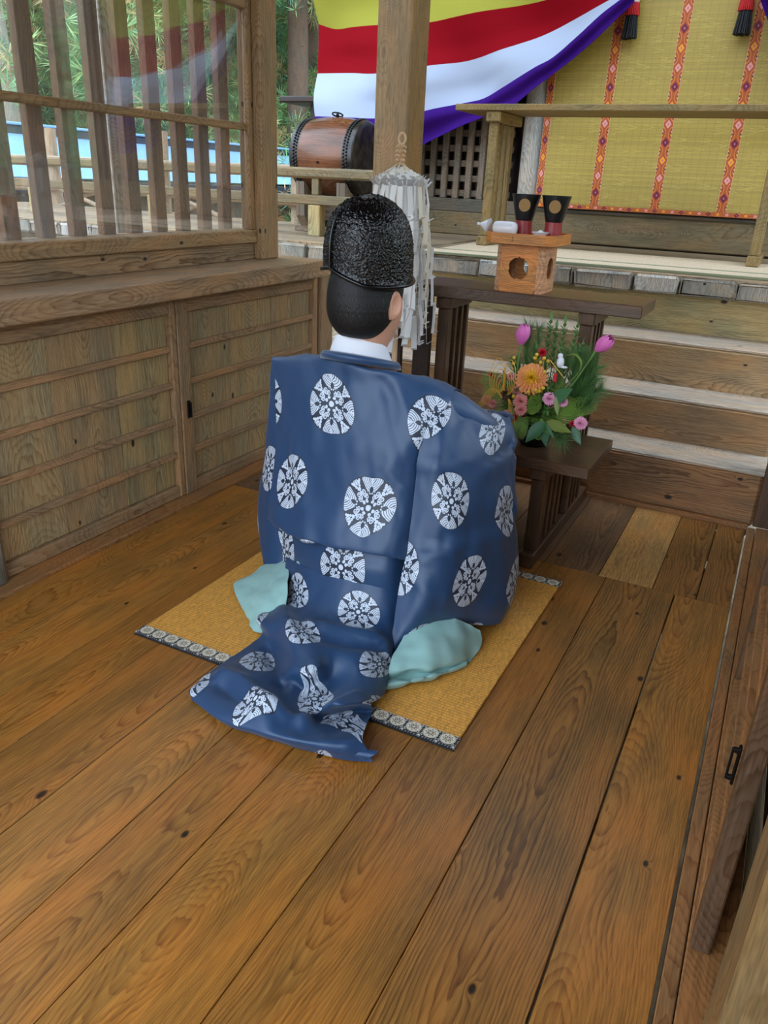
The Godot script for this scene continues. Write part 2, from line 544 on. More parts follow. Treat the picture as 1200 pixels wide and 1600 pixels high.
const SLEEVE_LEFT := [
	[Vector3(-1.156,0.691,-2.080),Vector3(-1.276,0.691,-2.070),Vector3(-1.336,0.691,-1.990),Vector3(-1.336,0.691,-1.910),Vector3(-1.300,0.689,-1.885),Vector3(-1.244,0.685,-1.910)],
	[Vector3(-1.166,0.543,-2.080),Vector3(-1.286,0.543,-2.070),Vector3(-1.346,0.543,-1.990),Vector3(-1.346,0.543,-1.910),Vector3(-1.292,0.561,-1.870),Vector3(-1.225,0.568,-1.890)],
	[Vector3(-1.194,0.366,-2.080),Vector3(-1.314,0.366,-2.070),Vector3(-1.374,0.366,-1.990),Vector3(-1.374,0.366,-1.910),Vector3(-1.281,0.406,-1.850),Vector3(-1.209,0.418,-1.870)],
	[Vector3(-1.225,0.204,-2.090),Vector3(-1.345,0.204,-2.080),Vector3(-1.405,0.204,-2.000),Vector3(-1.405,0.204,-1.920),Vector3(-1.293,0.244,-1.850),Vector3(-1.192,0.273,-1.850)],
	[Vector3(-1.192,0.088,-2.050),Vector3(-1.312,0.088,-2.040),Vector3(-1.372,0.088,-1.960),Vector3(-1.372,0.088,-1.880),Vector3(-1.271,0.130,-1.830),Vector3(-1.179,0.151,-1.840)],
	[Vector3(-1.140,0.044,-2.000),Vector3(-1.260,0.044,-1.990),Vector3(-1.320,0.044,-1.910),Vector3(-1.320,0.044,-1.830),Vector3(-1.242,0.058,-1.800),Vector3(-1.159,0.073,-1.820)]]
const TROUSERS_RIGHT := [
	[Vector3(-0.720,0.090,-1.661),Vector3(-0.667,0.110,-1.710),Vector3(-0.612,0.100,-1.762),Vector3(-0.562,0.060,-1.801)],
	[Vector3(-0.716,0.070,-1.569),Vector3(-0.646,0.090,-1.603),Vector3(-0.598,0.080,-1.686),Vector3(-0.552,0.035,-1.795)],
	[Vector3(-0.705,0.050,-1.508),Vector3(-0.644,0.055,-1.543),Vector3(-0.588,0.045,-1.626),Vector3(-0.550,0.020,-1.759)],
	[Vector3(-0.709,0.018,-1.519),Vector3(-0.654,0.022,-1.558),Vector3(-0.599,0.022,-1.621),Vector3(-0.553,0.014,-1.720)],
	[Vector3(-0.701,0.032,-1.476),Vector3(-0.647,0.036,-1.514),Vector3(-0.592,0.030,-1.595),Vector3(-0.559,0.018,-1.686)],
	[Vector3(-0.709,0.008,-1.459),Vector3(-0.652,0.008,-1.527),Vector3(-0.596,0.008,-1.609),Vector3(-0.557,0.008,-1.693)]]
const TROUSERS_LEFT := [
	[Vector3(-1.225,0.100,-1.834),Vector3(-1.308,0.060,-1.821),Vector3(-1.339,0.030,-1.776),Vector3(-1.360,0.012,-1.722)],
	[Vector3(-1.136,0.110,-1.692),Vector3(-1.199,0.080,-1.676),Vector3(-1.243,0.050,-1.662),Vector3(-1.311,0.014,-1.671)],
	[Vector3(-1.089,0.080,-1.606),Vector3(-1.149,0.060,-1.605),Vector3(-1.188,0.040,-1.595),Vector3(-1.229,0.012,-1.600)],
	[Vector3(-1.072,0.030,-1.550),Vector3(-1.103,0.020,-1.538),Vector3(-1.128,0.012,-1.530),Vector3(-1.159,0.008,-1.542)]]
const CURTAIN := [
	[Vector3(-3.236,2.850,-5.200),Vector3(-3.104,2.850,-5.200),Vector3(-2.959,2.850,-5.200),Vector3(-2.785,2.850,-5.200),Vector3(-2.579,2.850,-5.200),Vector3(-2.389,2.850,-5.200),Vector3(-2.196,2.850,-5.200),Vector3(-2.070,2.850,-5.200),Vector3(-1.947,2.850,-5.200),Vector3(-1.843,2.850,-5.200),Vector3(-1.728,2.850,-5.200),Vector3(-1.624,2.850,-5.200),Vector3(-1.479,2.850,-5.200),Vector3(-1.342,2.850,-5.200),Vector3(-1.244,2.850,-5.200),Vector3(-1.158,2.850,-5.200)],
	[Vector3(-3.236,2.437,-5.200),Vector3(-3.104,2.429,-5.200),Vector3(-2.959,2.421,-5.200),Vector3(-2.785,2.412,-5.200),Vector3(-2.580,2.406,-5.200),Vector3(-2.390,2.401,-5.200),Vector3(-2.197,2.395,-5.200),Vector3(-2.073,2.395,-5.200),Vector3(-1.951,2.395,-5.200),Vector3(-1.847,2.396,-5.200),Vector3(-1.734,2.396,-5.200),Vector3(-1.630,2.397,-5.200),Vector3(-1.488,2.401,-5.200),Vector3(-1.353,2.406,-5.200),Vector3(-1.257,2.409,-5.200),Vector3(-1.173,2.411,-5.200)],
	[Vector3(-3.234,2.161,-5.200),Vector3(-3.098,2.127,-5.200),Vector3(-2.950,2.131,-5.200),Vector3(-2.773,2.134,-5.200),Vector3(-2.564,2.132,-5.200),Vector3(-2.370,2.131,-5.200),Vector3(-2.176,2.148,-5.200),Vector3(-2.050,2.166,-5.200),Vector3(-1.928,2.183,-5.200),Vector3(-1.824,2.196,-5.200),Vector3(-1.711,2.211,-5.200),Vector3(-1.608,2.227,-5.200),Vector3(-1.468,2.258,-5.200),Vector3(-1.336,2.288,-5.200),Vector3(-1.242,2.314,-5.200),Vector3(-1.161,2.336,-5.200)],
	[Vector3(-3.232,1.865,-5.200),Vector3(-3.093,1.866,-5.200),Vector3(-2.942,1.863,-5.200),Vector3(-2.761,1.852,-5.200),Vector3(-2.548,1.864,-5.200),Vector3(-2.353,1.894,-5.200),Vector3(-2.155,1.912,-5.200),Vector3(-2.028,1.934,-5.200),Vector3(-1.905,1.970,-5.200),Vector3(-1.802,2.000,-5.200),Vector3(-1.689,2.037,-5.200),Vector3(-1.588,2.076,-5.200),Vector3(-1.450,2.130,-5.200),Vector3(-1.320,2.187,-5.200),Vector3(-1.229,2.231,-5.200),Vector3(-1.150,2.273,-5.200)],
	[Vector3(-3.229,1.597,-5.200),Vector3(-3.088,1.593,-5.200),Vector3(-2.934,1.590,-5.200),Vector3(-2.749,1.588,-5.200),Vector3(-2.533,1.609,-5.200),Vector3(-2.335,1.648,-5.200),Vector3(-2.135,1.685,-5.200),Vector3(-2.006,1.714,-5.200),Vector3(-1.884,1.771,-5.200),Vector3(-1.781,1.819,-5.200),Vector3(-1.670,1.878,-5.200),Vector3(-1.569,1.931,-5.200),Vector3(-1.436,2.038,-5.200),Vector3(-1.313,2.138,-5.200),Vector3(-1.224,2.203,-5.200),Vector3(-1.148,2.260,-5.200)],
	[Vector3(-3.227,1.309,-5.200),Vector3(-3.083,1.318,-5.200),Vector3(-2.926,1.331,-5.200),Vector3(-2.739,1.355,-5.200),Vector3(-2.520,1.396,-5.200),Vector3(-2.322,1.473,-5.200),Vector3(-2.123,1.549,-5.200),Vector3(-1.995,1.598,-5.200),Vector3(-1.870,1.644,-5.200),Vector3(-1.765,1.682,-5.200),Vector3(-1.656,1.763,-5.200),Vector3(-1.557,1.837,-5.200),Vector3(-1.422,1.936,-5.200),Vector3(-1.296,2.029,-5.200),Vector3(-1.210,2.116,-5.200),Vector3(-1.137,2.193,-5.200)]]
const UV_BACK := Vector2(-0.361, 0.079)
const UV_TRAIN := Vector2(0.10, 0.248)
const UV_SLEEVE := Vector2(0.018, -0.326)
const BACK_FOLDS := [
	[[Vector2(-1.063, 0.722), Vector2(-1.089, 0.621), Vector2(-1.096, 0.508)], 0.0039, 0.012],
	[[Vector2(-1.008, 0.724), Vector2(-1.025, 0.598)], -0.0039, 0.012],
	[[Vector2(-0.863, 0.724), Vector2(-0.806, 0.648), Vector2(-0.775, 0.584)], 0.0055, 0.014],
	[[Vector2(-0.897, 0.725), Vector2(-0.846, 0.631), Vector2(-0.783, 0.503)], -0.0044, 0.015],
	[[Vector2(-0.844, 0.508), Vector2(-0.751, 0.456)], 0.0039, 0.010],
	[[Vector2(-1.166, 0.509), Vector2(-1.102, 0.329), Vector2(-1.037, 0.244)], 0.0055, 0.020],
	[[Vector2(-1.180, 0.601), Vector2(-1.192, 0.405)], -0.0039, 0.015]]
const SLEEVE_FOLDS := [
	[[Vector2(-0.774, 0.501), Vector2(-0.690, 0.500), Vector2(-0.579, 0.541)], -0.0055, 0.014],
	[[Vector2(-0.766, 0.524), Vector2(-0.674, 0.533), Vector2(-0.555, 0.496)], 0.0055, 0.014],
	[[Vector2(-0.704, 0.332), Vector2(-0.614, 0.373), Vector2(-0.523, 0.358)], -0.0066, 0.018],
	[[Vector2(-0.716, 0.294), Vector2(-0.615, 0.324), Vector2(-0.522, 0.302)], 0.0055, 0.016],
	[[Vector2(-0.603, 0.473), Vector2(-0.611, 0.281), Vector2(-0.552, 0.157)], -0.0055, 0.018],
	[[Vector2(-0.739, 0.665), Vector2(-0.714, 0.582), Vector2(-0.725, 0.490)], 0.0044, 0.014],
	[[Vector2(-0.724, 0.237), Vector2(-0.647, 0.202), Vector2(-0.588, 0.161)], 0.0044, 0.014]]

# ---------------------------------------------------------------- woven and printed patterns
func stamp(img: Image, p: Vector2, r: float, col: Color) -> void:
	var w := img.get_width()
	var h := img.get_height()
	for y in range(int(p.y - r), int(p.y + r) + 2):
		for x in range(int(p.x - r), int(p.x + r) + 2):
			if x >= 0 and y >= 0 and x < w and y < h and Vector2(x + 0.5, y + 0.5).distance_to(p) <= r:
				img.set_pixel(x, y, col)

func crest(n: int, ink: Color, ground: Color, outline: Color) -> Image:
	# a round crest: dot, eight scrolls, four pairs of feathered wings, four leaf sprays
	var img := Image.create(n, n, false, Image.FORMAT_RGBA8)
	img.fill(Color(ground, 0.0))
	var c := n * 0.5
	for y in n:
		for x in n:
			var p := Vector2((x + 0.5 - c) / c, (y + 0.5 - c) / c)
			var r := p.length()
			if r > 0.995:
				continue
			var col := ground
			if r > 0.982:
				img.set_pixel(x, y, outline)
				continue
			# fold into one of the four arms
			var a := fposmod(atan2(p.y, p.x) + PI / 4.0, PI / 2.0) - PI / 4.0
			var q := Vector2(r * cos(a), absf(r * sin(a)))      # q.x outwards along an arm, q.y sideways
			if r < 0.10:
				col = ink
			# wings: two curved feather fans either side of a dark heart
			var e1 := ((q - Vector2(0.70, 0.135)) / Vector2(0.27, 0.135))
			var heart := Vector2((q.x - 0.60) / 0.13, q.y / maxf(0.012, 0.075 - 0.45 * maxf(0.0, q.x - 0.62)))
			var fan := Vector2(q.x - 0.97, q.y - 0.01)
			var fr := fan.length()
			var wing := fr < 0.49 and q.y < 0.12 + 0.80 * (q.x - 0.46) and q.y < 0.40 and r < 0.975
			if wing and heart.length() > 1.0 and q.x > 0.50:
				col = ink
				var t := fposmod(fr * 13.0 + 1.1 * q.y, 1.0)
				if t < 0.24 and q.y > 0.035 and fr < 0.47:
					col = ground
				if absf(q.y - 0.02 - (q.x - 0.76) * 0.75) < 0.010 and q.x > 0.76:
					col = ground
			if (q - Vector2(0.475, 0.045)).length() < 0.032:
				col = ink
			# leaves near the rim between the arms
			var b := absf(a)
			if b > 0.56 and r > 0.60:
				var l := Vector2(r * cos(PI / 4.0 - b), r * sin(PI / 4.0 - b))
				var lob := 0.0
				for k in [[0.66, 0.02, 0.055], [0.75, 0.07, 0.05], [0.84, 0.0, 0.055], [0.85, 0.10, 0.065], [0.92, 0.05, 0.05], [0.90, 0.17, 0.045]]:
					if (l - Vector2(k[0], k[1])).length() < k[2]:
						lob = 1.0
				if lob > 0.5:
					col = ink
				if absf(l.y - 0.05) < 0.008 and l.x > 0.78:
					col = ground
			img.set_pixel(x, y, col)
	# scrolls, mirrored about each diagonal
	for arm in 4:
		for mir in [-1.0, 1.0]:
			for sc in [[0.50, 0.115, 1.0, 0.088, -2.5], [0.345, 0.150, -1.0, 0.080, 0.9], [0.235, 0.075, 1.0, 0.055, 2.6]]:
				for k in 160:
					var t := k / 160.0
					var ang: float = t * 2.7 * PI * sc[2] + sc[4]
					var rr: float = sc[3] * (1.0 - 0.72 * t)
					var q := Vector2(sc[0] + rr * cos(ang), (sc[1] + rr * sin(ang)) * mir)
					stamp(img, (q.rotated(PI / 4.0 + arm * PI / 2.0) + Vector2.ONE) * c, n * 0.0092, ink)
			for k in 60:
				var t := k / 60.0
				var q := Vector2(lerpf(0.36, 0.66, t), (0.052 * (1.0 - t) * (1.0 - t) + 0.004) * mir)
				stamp(img, (q.rotated(PI / 4.0 + arm * PI / 2.0) + Vector2.ONE) * c, n * 0.0092, ink)
	return img

func robe_tex() -> Image:
	var w := 800
	var h := 1440
	var img := Image.create(w, h, false, Image.FORMAT_RGB8)
	img.fill(Color(0.11, 0.24, 0.41))
	# fine warp and weft
	for y in h:
		for x in w:
			var k := 0.012 * (float((x * 7 + y * 3) % 5) / 4.0 - 0.5)
			img.set_pixel(x, y, Color(0.10 + k, 0.24 + k, 0.39 + k))
	var cr0 := crest(384, Color(0.78, 0.82, 0.88), Color(0.10, 0.155, 0.235), Color(0.05, 0.09, 0.16))
	cr0.resize(413, 517, Image.INTERPOLATE_LANCZOS)
	var full := Image.create(w, h, false, Image.FORMAT_RGBA8)
	img.convert(Image.FORMAT_RGBA8)
	for at in [Vector2i(400, 720), Vector2i(0, 0), Vector2i(800, 0), Vector2i(0, 1440), Vector2i(800, 1440)]:
		img.blend_rect(cr0, Rect2i(0, 0, 413, 517), at - Vector2i(206, 258))
	full = img
	full.convert(Image.FORMAT_RGB8)
	return full

func border_tex() -> Image:
	# the mat's edging: white roundels with a star on black and white brocade
	var n := 96
	var img := Image.create(n, n, false, Image.FORMAT_RGB8)
	for y in n:
		for x in n:
			var p := Vector2(x + 0.5 - n * 0.5, y + 0.5 - n * 0.46) / (n * 0.5)
			var r := p.length()
			var a := atan2(p.y, p.x)
			var col := Color(0.08, 0.085, 0.10)
			var e := Vector2(fposmod(p.x + 1.0, 2.0) - 1.0, p.y)
			var f := Vector2(1.0 - absf(e.x), absf(p.y) - 0.72)
			if f.length() < 0.32 and fposmod(atan2(f.y, f.x) * 3.0 / PI, 1.0) < 0.5 and f.length() > 0.08:
				col = Color(0.82, 0.80, 0.76)
			if absf(fposmod(p.x * 3.0 + p.y * 3.0, 1.0) - 0.5) < 0.09 and r > 0.95:
				col = Color(0.62, 0.60, 0.58)
			if r < 0.90:
				col = Color(0.88, 0.84, 0.75)
				if r > 0.80 and r < 0.83:
					col = Color(0.35, 0.32, 0.28)
				var pet := 0.44 + 0.14 * cos(a * 8.0)
				if absf(r - pet) < 0.05 or (r < 0.36 and r > 0.10 and fposmod(a * 8.0 / TAU, 1.0) < 0.45):
					col = Color(0.30, 0.24, 0.18)
			img.set_pixel(x, y, col)
	return img

func brocade_tex() -> Image:
	# the blind's ribbons: diamonds in gold, pink and plum on russet with looped corners
	var w := 64
	var h := 288
	var img := Image.create(w, h, false, Image.FORMAT_RGB8)
	var mids := [Color(0.95, 0.62, 0.10), Color(0.92, 0.62, 0.58), Color(0.42, 0.06, 0.25)]
	for y in h:
		var cell := y / 96
		for x in w:
			var p := Vector2((x + 0.5 - 32.0) / 32.0, (y % 96 + 0.5 - 48.0) / 48.0)
			var col := Color(0.72, 0.34, 0.12)
			var d := absf(p.x) * 0.75 + absf(p.y)
			var corner := Vector2(1.0 - absf(p.x), 1.0 - absf(p.y))
			if corner.length() < 0.75:
				col = Color(0.86, 0.52, 0.22)
				if corner.length() < 0.6:
					col = Color(0.66, 0.26, 0.12)
				if corner.length() < 0.34:
					col = Color(0.88, 0.60, 0.50) if cell == 1 else Color(0.90, 0.70, 0.25)
				if corner.y < 0.10 and corner.length() < 0.3:
					col = Color(0.25, 0.05, 0.12)
			if d < 0.62:
				col = mids[cell]
				if d > 0.50:
					col = Color(0.60, 0.25, 0.14)
				if d < 0.16:
					col = Color(0.80, 0.45, 0.50)
			if absf(p.x) > 0.93:
				col = Color(0.90, 0.70, 0.62)
			img.set_pixel(x, y, col)
	return img

func blind_tex() -> Image:
	# split bamboo: thin level rods, thread lines and paler streaks where a rod was cut slanting
	var w := 512
	var h := 1024
	var img := Image.create(w, h, false, Image.FORMAT_RGB8)
	var r := RandomNumberGenerator.new()
	r.seed = 71
	var rows := PackedFloat32Array()
	for y in h:
		rows.append(r.randf_range(-1.0, 1.0))
	for y in h:
		var rod := rows[y / 3]
		var k := 1.0 + 0.07 * rod - (0.10 if y % 3 == 0 else 0.0)
		for x in w:
			var t := 1.0
			if x % 32 < 1:
				t = 0.80
			img.set_pixel(x, y, Color(0.71 * k * t, 0.61 * k * t, 0.27 * k * t))
	for q in 150:
		var x0 := r.randf_range(0, w)
		var y0 := r.randf_range(0, h)
		var s := 1.0 if r.randf() < 0.5 else -1.0
		var ln := r.randi_range(25, 60)
		for zig in 2:
			for k in ln:
				var x := int(x0 + k * (1.0 if zig == 0 else -1.0)) 
				var y := int(y0 + k * 0.32 * s)
				var col := Color(0.85, 0.78, 0.42)
				img.set_pixel(posmod(x, w), posmod(y, h), col)
			x0 += ln
			y0 += ln * 0.32 * s
	return img

func rush_tex() -> Image:
	# woven rush: ribs across, darker stitches
	var w := 256
	var h := 256
	var img := Image.create(w, h, false, Image.FORMAT_RGB8)
	var r := RandomNumberGenerator.new()
	r.seed = 5
	var stems := PackedFloat32Array()
	for y in h * 8:
		stems.append(r.randf_range(-1.0, 1.0))
	for y in h:
		for x in w:
			var rib := absf(fposmod(x / 16.0, 1.0) - 0.5) * 2.0
			var st: float = stems[(y / 2) + 128 * (x / 16)]
			var k := 1.0 + 0.10 * st - 0.26 * pow(rib, 6.0)
			if y % 64 < 2 and x % 32 < 16:
				k *= 0.82
			img.set_pixel(x, y, Color(0.90 * k, 0.66 * k, 0.31 * k))
	return img

func tex(img: Image) -> ImageTexture:
	return ImageTexture.create_from_image(img)

func make_materials() -> void:
	for g in [[1, 512, 1024, 0.0050, 0.070, 4, 0.26, 0.10, 0.09], [2, 512, 1024, 0.0046, 0.045, 6, 0.28, 0.10, 0.12], [3, 512, 1024, 0.0040, 0.120, 3, 0.22, 0.10, 0.08], [4, 256, 512, 0.0050, 0.200, 1, 0.20, 0.14, 0.07], [5, 512, 1024, 0.0060, 0.050, 5, 0.42, 0.10, 0.14], [6, 512, 1024, 0.0044, 0.090, 5, 0.26, 0.10, 0.11]]:
		G.append(tex(grain(g[0], g[1], g[2], g[3], g[4], g[5], g[6], g[7], g[8])))
	M.floor = [wood(Color(0.72, 0.485, 0.205), 0, 0.36, 0.04), wood(Color(0.67, 0.445, 0.185), 1, 0.36, 0.04), wood(Color(0.70, 0.465, 0.185), 2, 0.36, 0.04), wood(Color(0.64, 0.435, 0.195), 4, 0.36, 0.04), wood(Color(0.69, 0.455, 0.185), 5, 0.36, 0.04)]
	M.floor_grey = [wood(Color(0.50, 0.37, 0.25), 1, 0.5, 0.05), wood(Color(0.54, 0.39, 0.24), 4, 0.5, 0.05)]
	M.floor_new = wood(Color(0.80, 0.60, 0.34), 3, 0.45, 0.03)
	M.sill = wood(Color(0.66, 0.46, 0.27), 2, 0.5, 0.04)
	M.panel = [wood(Color(0.68, 0.58, 0.41), 3, 0.6, 0.05), wood(Color(0.65, 0.555, 0.395), 2, 0.6, 0.05), wood(Color(0.67, 0.58, 0.40), 5, 0.6, 0.05), wood(Color(0.65, 0.545, 0.39), 0, 0.6, 0.05)]
	M.batten = wood(Color(0.66, 0.52, 0.37), 2, 0.6, 0.05)
	M.frame = wood(Color(0.62, 0.50, 0.36), 3, 0.6, 0.05)
	M.counter = wood(Color(0.68, 0.555, 0.42), 0, 0.42, 0.04)
	M.window = wood(Color(0.66, 0.53, 0.37), 2, 0.55, 0.05)
	M.window_low = wood(Color(0.64, 0.52, 0.38), 4, 0.55, 0.05)
	M.slat = wood(Color(0.48, 0.35, 0.22), 3, 0.65, 0.05)
	M.post = wood(Color(0.55, 0.43, 0.26), 3, 0.6, 0.06)
	M.step = [wood(Color(0.66, 0.49, 0.32), 4, 0.62, 0.08), wood(Color(0.68, 0.53, 0.36), 1, 0.62, 0.08), wood(Color(0.72, 0.59, 0.42), 0, 0.62, 0.08)]
	M.tread = wood(Color(0.78, 0.71, 0.63), 3, 0.6, 0.10)
	M.fascia = wood(Color(0.74, 0.67, 0.47), 0, 0.65, 0.06)
	M.weathered = [wood(Color(0.80, 0.78, 0.74), 3, 0.8, 0.25), wood(Color(0.66, 0.63, 0.57), 2, 0.8, 0.25), wood(Color(0.70, 0.66, 0.60), 5, 0.8, 0.25)]
	M.deck = [wood(Color(0.66, 0.58, 0.46), 0, 0.7, 0.08), wood(Color(0.62, 0.54, 0.43), 4, 0.7, 0.08)]
	M.beam = wood(Color(0.54, 0.47, 0.33), 2, 0.65, 0.08)
	M.greybeam = wood(Color(0.47, 0.43, 0.36), 4, 0.7, 0.12)
	M.lattice = wood(Color(0.56, 0.50, 0.43), 3, 0.7, 0.10)
	M.dark = wood(Color(0.40, 0.30, 0.22), 2, 0.32, 0.03)
	M.darker = wood(Color(0.22, 0.15, 0.11), 3, 0.5, 0.03)
	M.talltable = wood(Color(0.62, 0.53, 0.33), 3, 0.6, 0.05)
	M.ceiling = wood(Color(0.52, 0.40, 0.27), 2, 0.7, 0.04)
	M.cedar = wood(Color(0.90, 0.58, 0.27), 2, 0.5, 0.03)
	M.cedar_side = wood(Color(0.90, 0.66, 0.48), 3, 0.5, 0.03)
	M.drum = wood(Color(0.52, 0.33, 0.22), 4, 0.25, 0.03)
	M.log = wood(Color(0.74, 0.66, 0.56), 3, 0.7, 0.10)
	M.bark = wood(Color(0.80, 0.76, 0.72), 3, 0.9, 1.2)
	M.bark_dark = wood(Color(0.46, 0.38, 0.32), 3, 0.9, 1.2)
	M.iron = std(Color(0.06, 0.055, 0.05), 0.45)
	M.iron.metallic = 0.6
	# robe
	var rt := tex(robe_tex())
	M.robe = std(Color(1, 1, 1), 0.5)
	M.robe.albedo_texture = rt
	M.robe.clearcoat_enabled = true
	M.robe.clearcoat = 0.22
	M.robe.clearcoat_roughness = 0.42
	M.robe.rim_enabled = true
	M.robe.rim = 0.15
	M.robe.rim_tint = 0.0
	M.robe_plain = std(Color(0.10, 0.24, 0.39), 0.45)
	M.robe_plain.rim_enabled = true
	M.robe_plain.rim = 0.5
	M.robe_plain.rim_tint = 0.0
	M.white_cloth = std(Color(0.86, 0.87, 0.90), 0.8)
	M.aqua = std(Color(0.58, 0.74, 0.72), 0.5)
	M.aqua.rim_enabled = true
	M.aqua.rim = 0.4
	M.skin = std(Color(0.80, 0.60, 0.50), 0.5)
	M.skin.subsurf_scatter_enabled = true
	M.skin.subsurf_scatter_strength = 0.08
	M.hair = std(Color(0.018, 0.017, 0.019), 0.6)
	var strand := noise_tex(33, 0.02, 256, false, 3)
	M.hair.normal_enabled = true
	strand.as_normal_map = true
	M.hair.normal_texture = strand
	M.hair.normal_scale = 0.8
	M.hair.uv1_triplanar = true
	M.hair.uv1_scale = Vector3(60, 6, 60)
	M.lacquer = std(Color(0.018, 0.018, 0.022), 0.24)
	M.lacquer_rim = std(Color(0.02, 0.022, 0.03), 0.25)
	# mat
	M.rush = std(Color(1.0, 0.97, 0.90), 0.55)
	var rush := tex(rush_tex())
	M.rush.albedo_texture = rush
	M.rush.heightmap_enabled = true
	M.rush.heightmap_texture = rush
	M.rush.heightmap_scale = 0.08
	M.edging = std(Color(1, 1, 1), 0.75)
	M.edging.albedo_texture = tex(border_tex())
	M.matblack = std(Color(0.07, 0.075, 0.085), 0.8)
	# curtain
	M.silk = {}
	for k in [["yellow", Color(0.64, 0.63, 0.25)], ["red", Color(0.56, 0.01, 0.08)], ["white", Color(0.70, 0.75, 0.84)], ["purple", Color(0.21, 0.05, 0.43)], ["green", Color(0.20, 0.50, 0.34)]]:
		var s := std(k[1], 0.8)
		s.metallic_specular = 0.25
		s.backlight_enabled = true
		s.backlight = Color(0.16, 0.16, 0.16)
		M.silk[k[0]] = s
	# blind
	M.blind = std(Color(1, 1, 1), 0.45)
	M.blind.albedo_texture = tex(blind_tex())
	M.brocade = std(Color(1, 1, 1), 0.6)
	M.brocade.albedo_texture = tex(brocade_tex())
	M.tassel_black = std(Color(0.03, 0.04, 0.055), 0.6)
	M.tassel_red = std(Color(0.75, 0.06, 0.08), 0.6)
	M.tassel_white = std(Color(0.88, 0.86, 0.84), 0.7)
	M.goza = std(Color(1, 1, 1), 0.7)
	M.goza.albedo_texture = tone_tex(12, 0.02, Color(0.78, 0.69, 0.57), Color(0.88, 0.80, 0.68))
	M.goza.uv1_scale = Vector3(1.0, 24.0, 1.0)
	M.goza_edge = std(Color(0.50, 0.52, 0.40), 0.8)
	M.paper = std(Color(0.97, 0.965, 0.955), 0.8)
	M.paper.backlight_enabled = true
	M.paper.backlight = Color(0.85, 0.85, 0.85)
	M.paper_warm = std(Color(0.95, 0.90, 0.80), 0.8)
	M.paper_warm.backlight_enabled = true
	M.paper_warm.backlight = Color(0.85, 0.85, 0.85)
	M.plainwood = std(Color(0.86, 0.72, 0.56), 0.6)
	M.porcelain = std(Color(0.90, 0.90, 0.92), 0.18)
	M.cup_black = std(Color(0.055, 0.06, 0.075), 0.35)
	M.cup_red = std(Color(0.58, 0.16, 0.17), 0.4)
	M.cup_gold = std(Color(1, 1, 1), 0.5)
	M.cup_gold.albedo_texture = tone_tex(8, 0.3, Color(0.56, 0.43, 0.25), Color(0.68, 0.54, 0.33), 64)
	# glass and outdoors
	M.glass = std(Color(0.95, 0.98, 1.0, 0.012), 0.02)
	M.glass.transparency = BaseMaterial3D.TRANSPARENCY_ALPHA
	M.glass.metallic_specular = 0.7
	M.roofblue = std(Color(0.47, 0.63, 0.75), 0.45)
	M.roofdark = std(Color(0.12, 0.16, 0.21), 0.5)
	M.earth = std(Color(1, 1, 1), 0.95)
	M.earth.albedo_texture = tone_tex(21, 0.03, Color(0.30, 0.24, 0.17), Color(0.62, 0.56, 0.44), 512, 5)
	M.earth.uv1_scale = Vector3(1, 1, 1)
	M.leather = std(Color(1, 1, 1), 0.3)
	M.leather.albedo_texture = tone_tex(15, 0.025, Color(0.05, 0.045, 0.045), Color(0.30, 0.27, 0.25), 256, 5)
	M.stud = std(Color(0.07, 0.06, 0.055), 0.35)

# ---------------------------------------------------------------- the place
func _ready() -> void:
	rng.seed = 20240101
	# camera
	var cam := Camera3D.new()
	cam.name = "camera"
	add_child(cam)
	cam.transform = Transform3D(Basis(Vector3(0.88894, 0.04241, -0.45605), Vector3(-0.21524, 0.91759, -0.33422), Vector3(0.4043, 0.39526, 0.82481)).orthonormalized(), Vector3(0, 1.21, 0))
	cam.fov = 67.1
	cam.near = 0.02
	cam.far = 200.0
	cam.current = true
	# sky, exposure
	var we := WorldEnvironment.new()
	we.name = "world_environment"
	var env := Environment.new()
	env.background_mode = Environment.BG_SKY
	var sky := Sky.new()
	var sm := ProceduralSkyMaterial.new()
	sm.sky_top_color = Color(0.80, 0.87, 0.95)
	sm.sky_horizon_color = Color(0.92, 0.95, 0.98)
	sm.sky_energy_multiplier = 1.0
	sm.ground_bottom_color = Color(0.32, 0.30, 0.25)
	sm.ground_horizon_color = Color(0.55, 0.55, 0.50)
	sky.sky_material = sm
	env.sky = sky
	env.background_energy_multiplier = 2.0
	env.tonemap_mode = Environment.TONE_MAPPER_LINEAR
	env.tonemap_exposure = 3.05
	env.sdfgi_enabled = true
	env.ssao_enabled = true
	env.ssil_enabled = true
	we.environment = env
	add_child(we)
	make_materials()
	build_floor()
	build_left_wall()
	build_right_wall()
	build_steps()
	build_platform()
	build_sanctuary()
	build_roof()
	build_outdoors()
	build_curtain()
	build_mat()
	build_altar()
	build_offerings()
	build_wand()
	build_flowers()
	build_tall_table()
	build_drum()
	build_person()

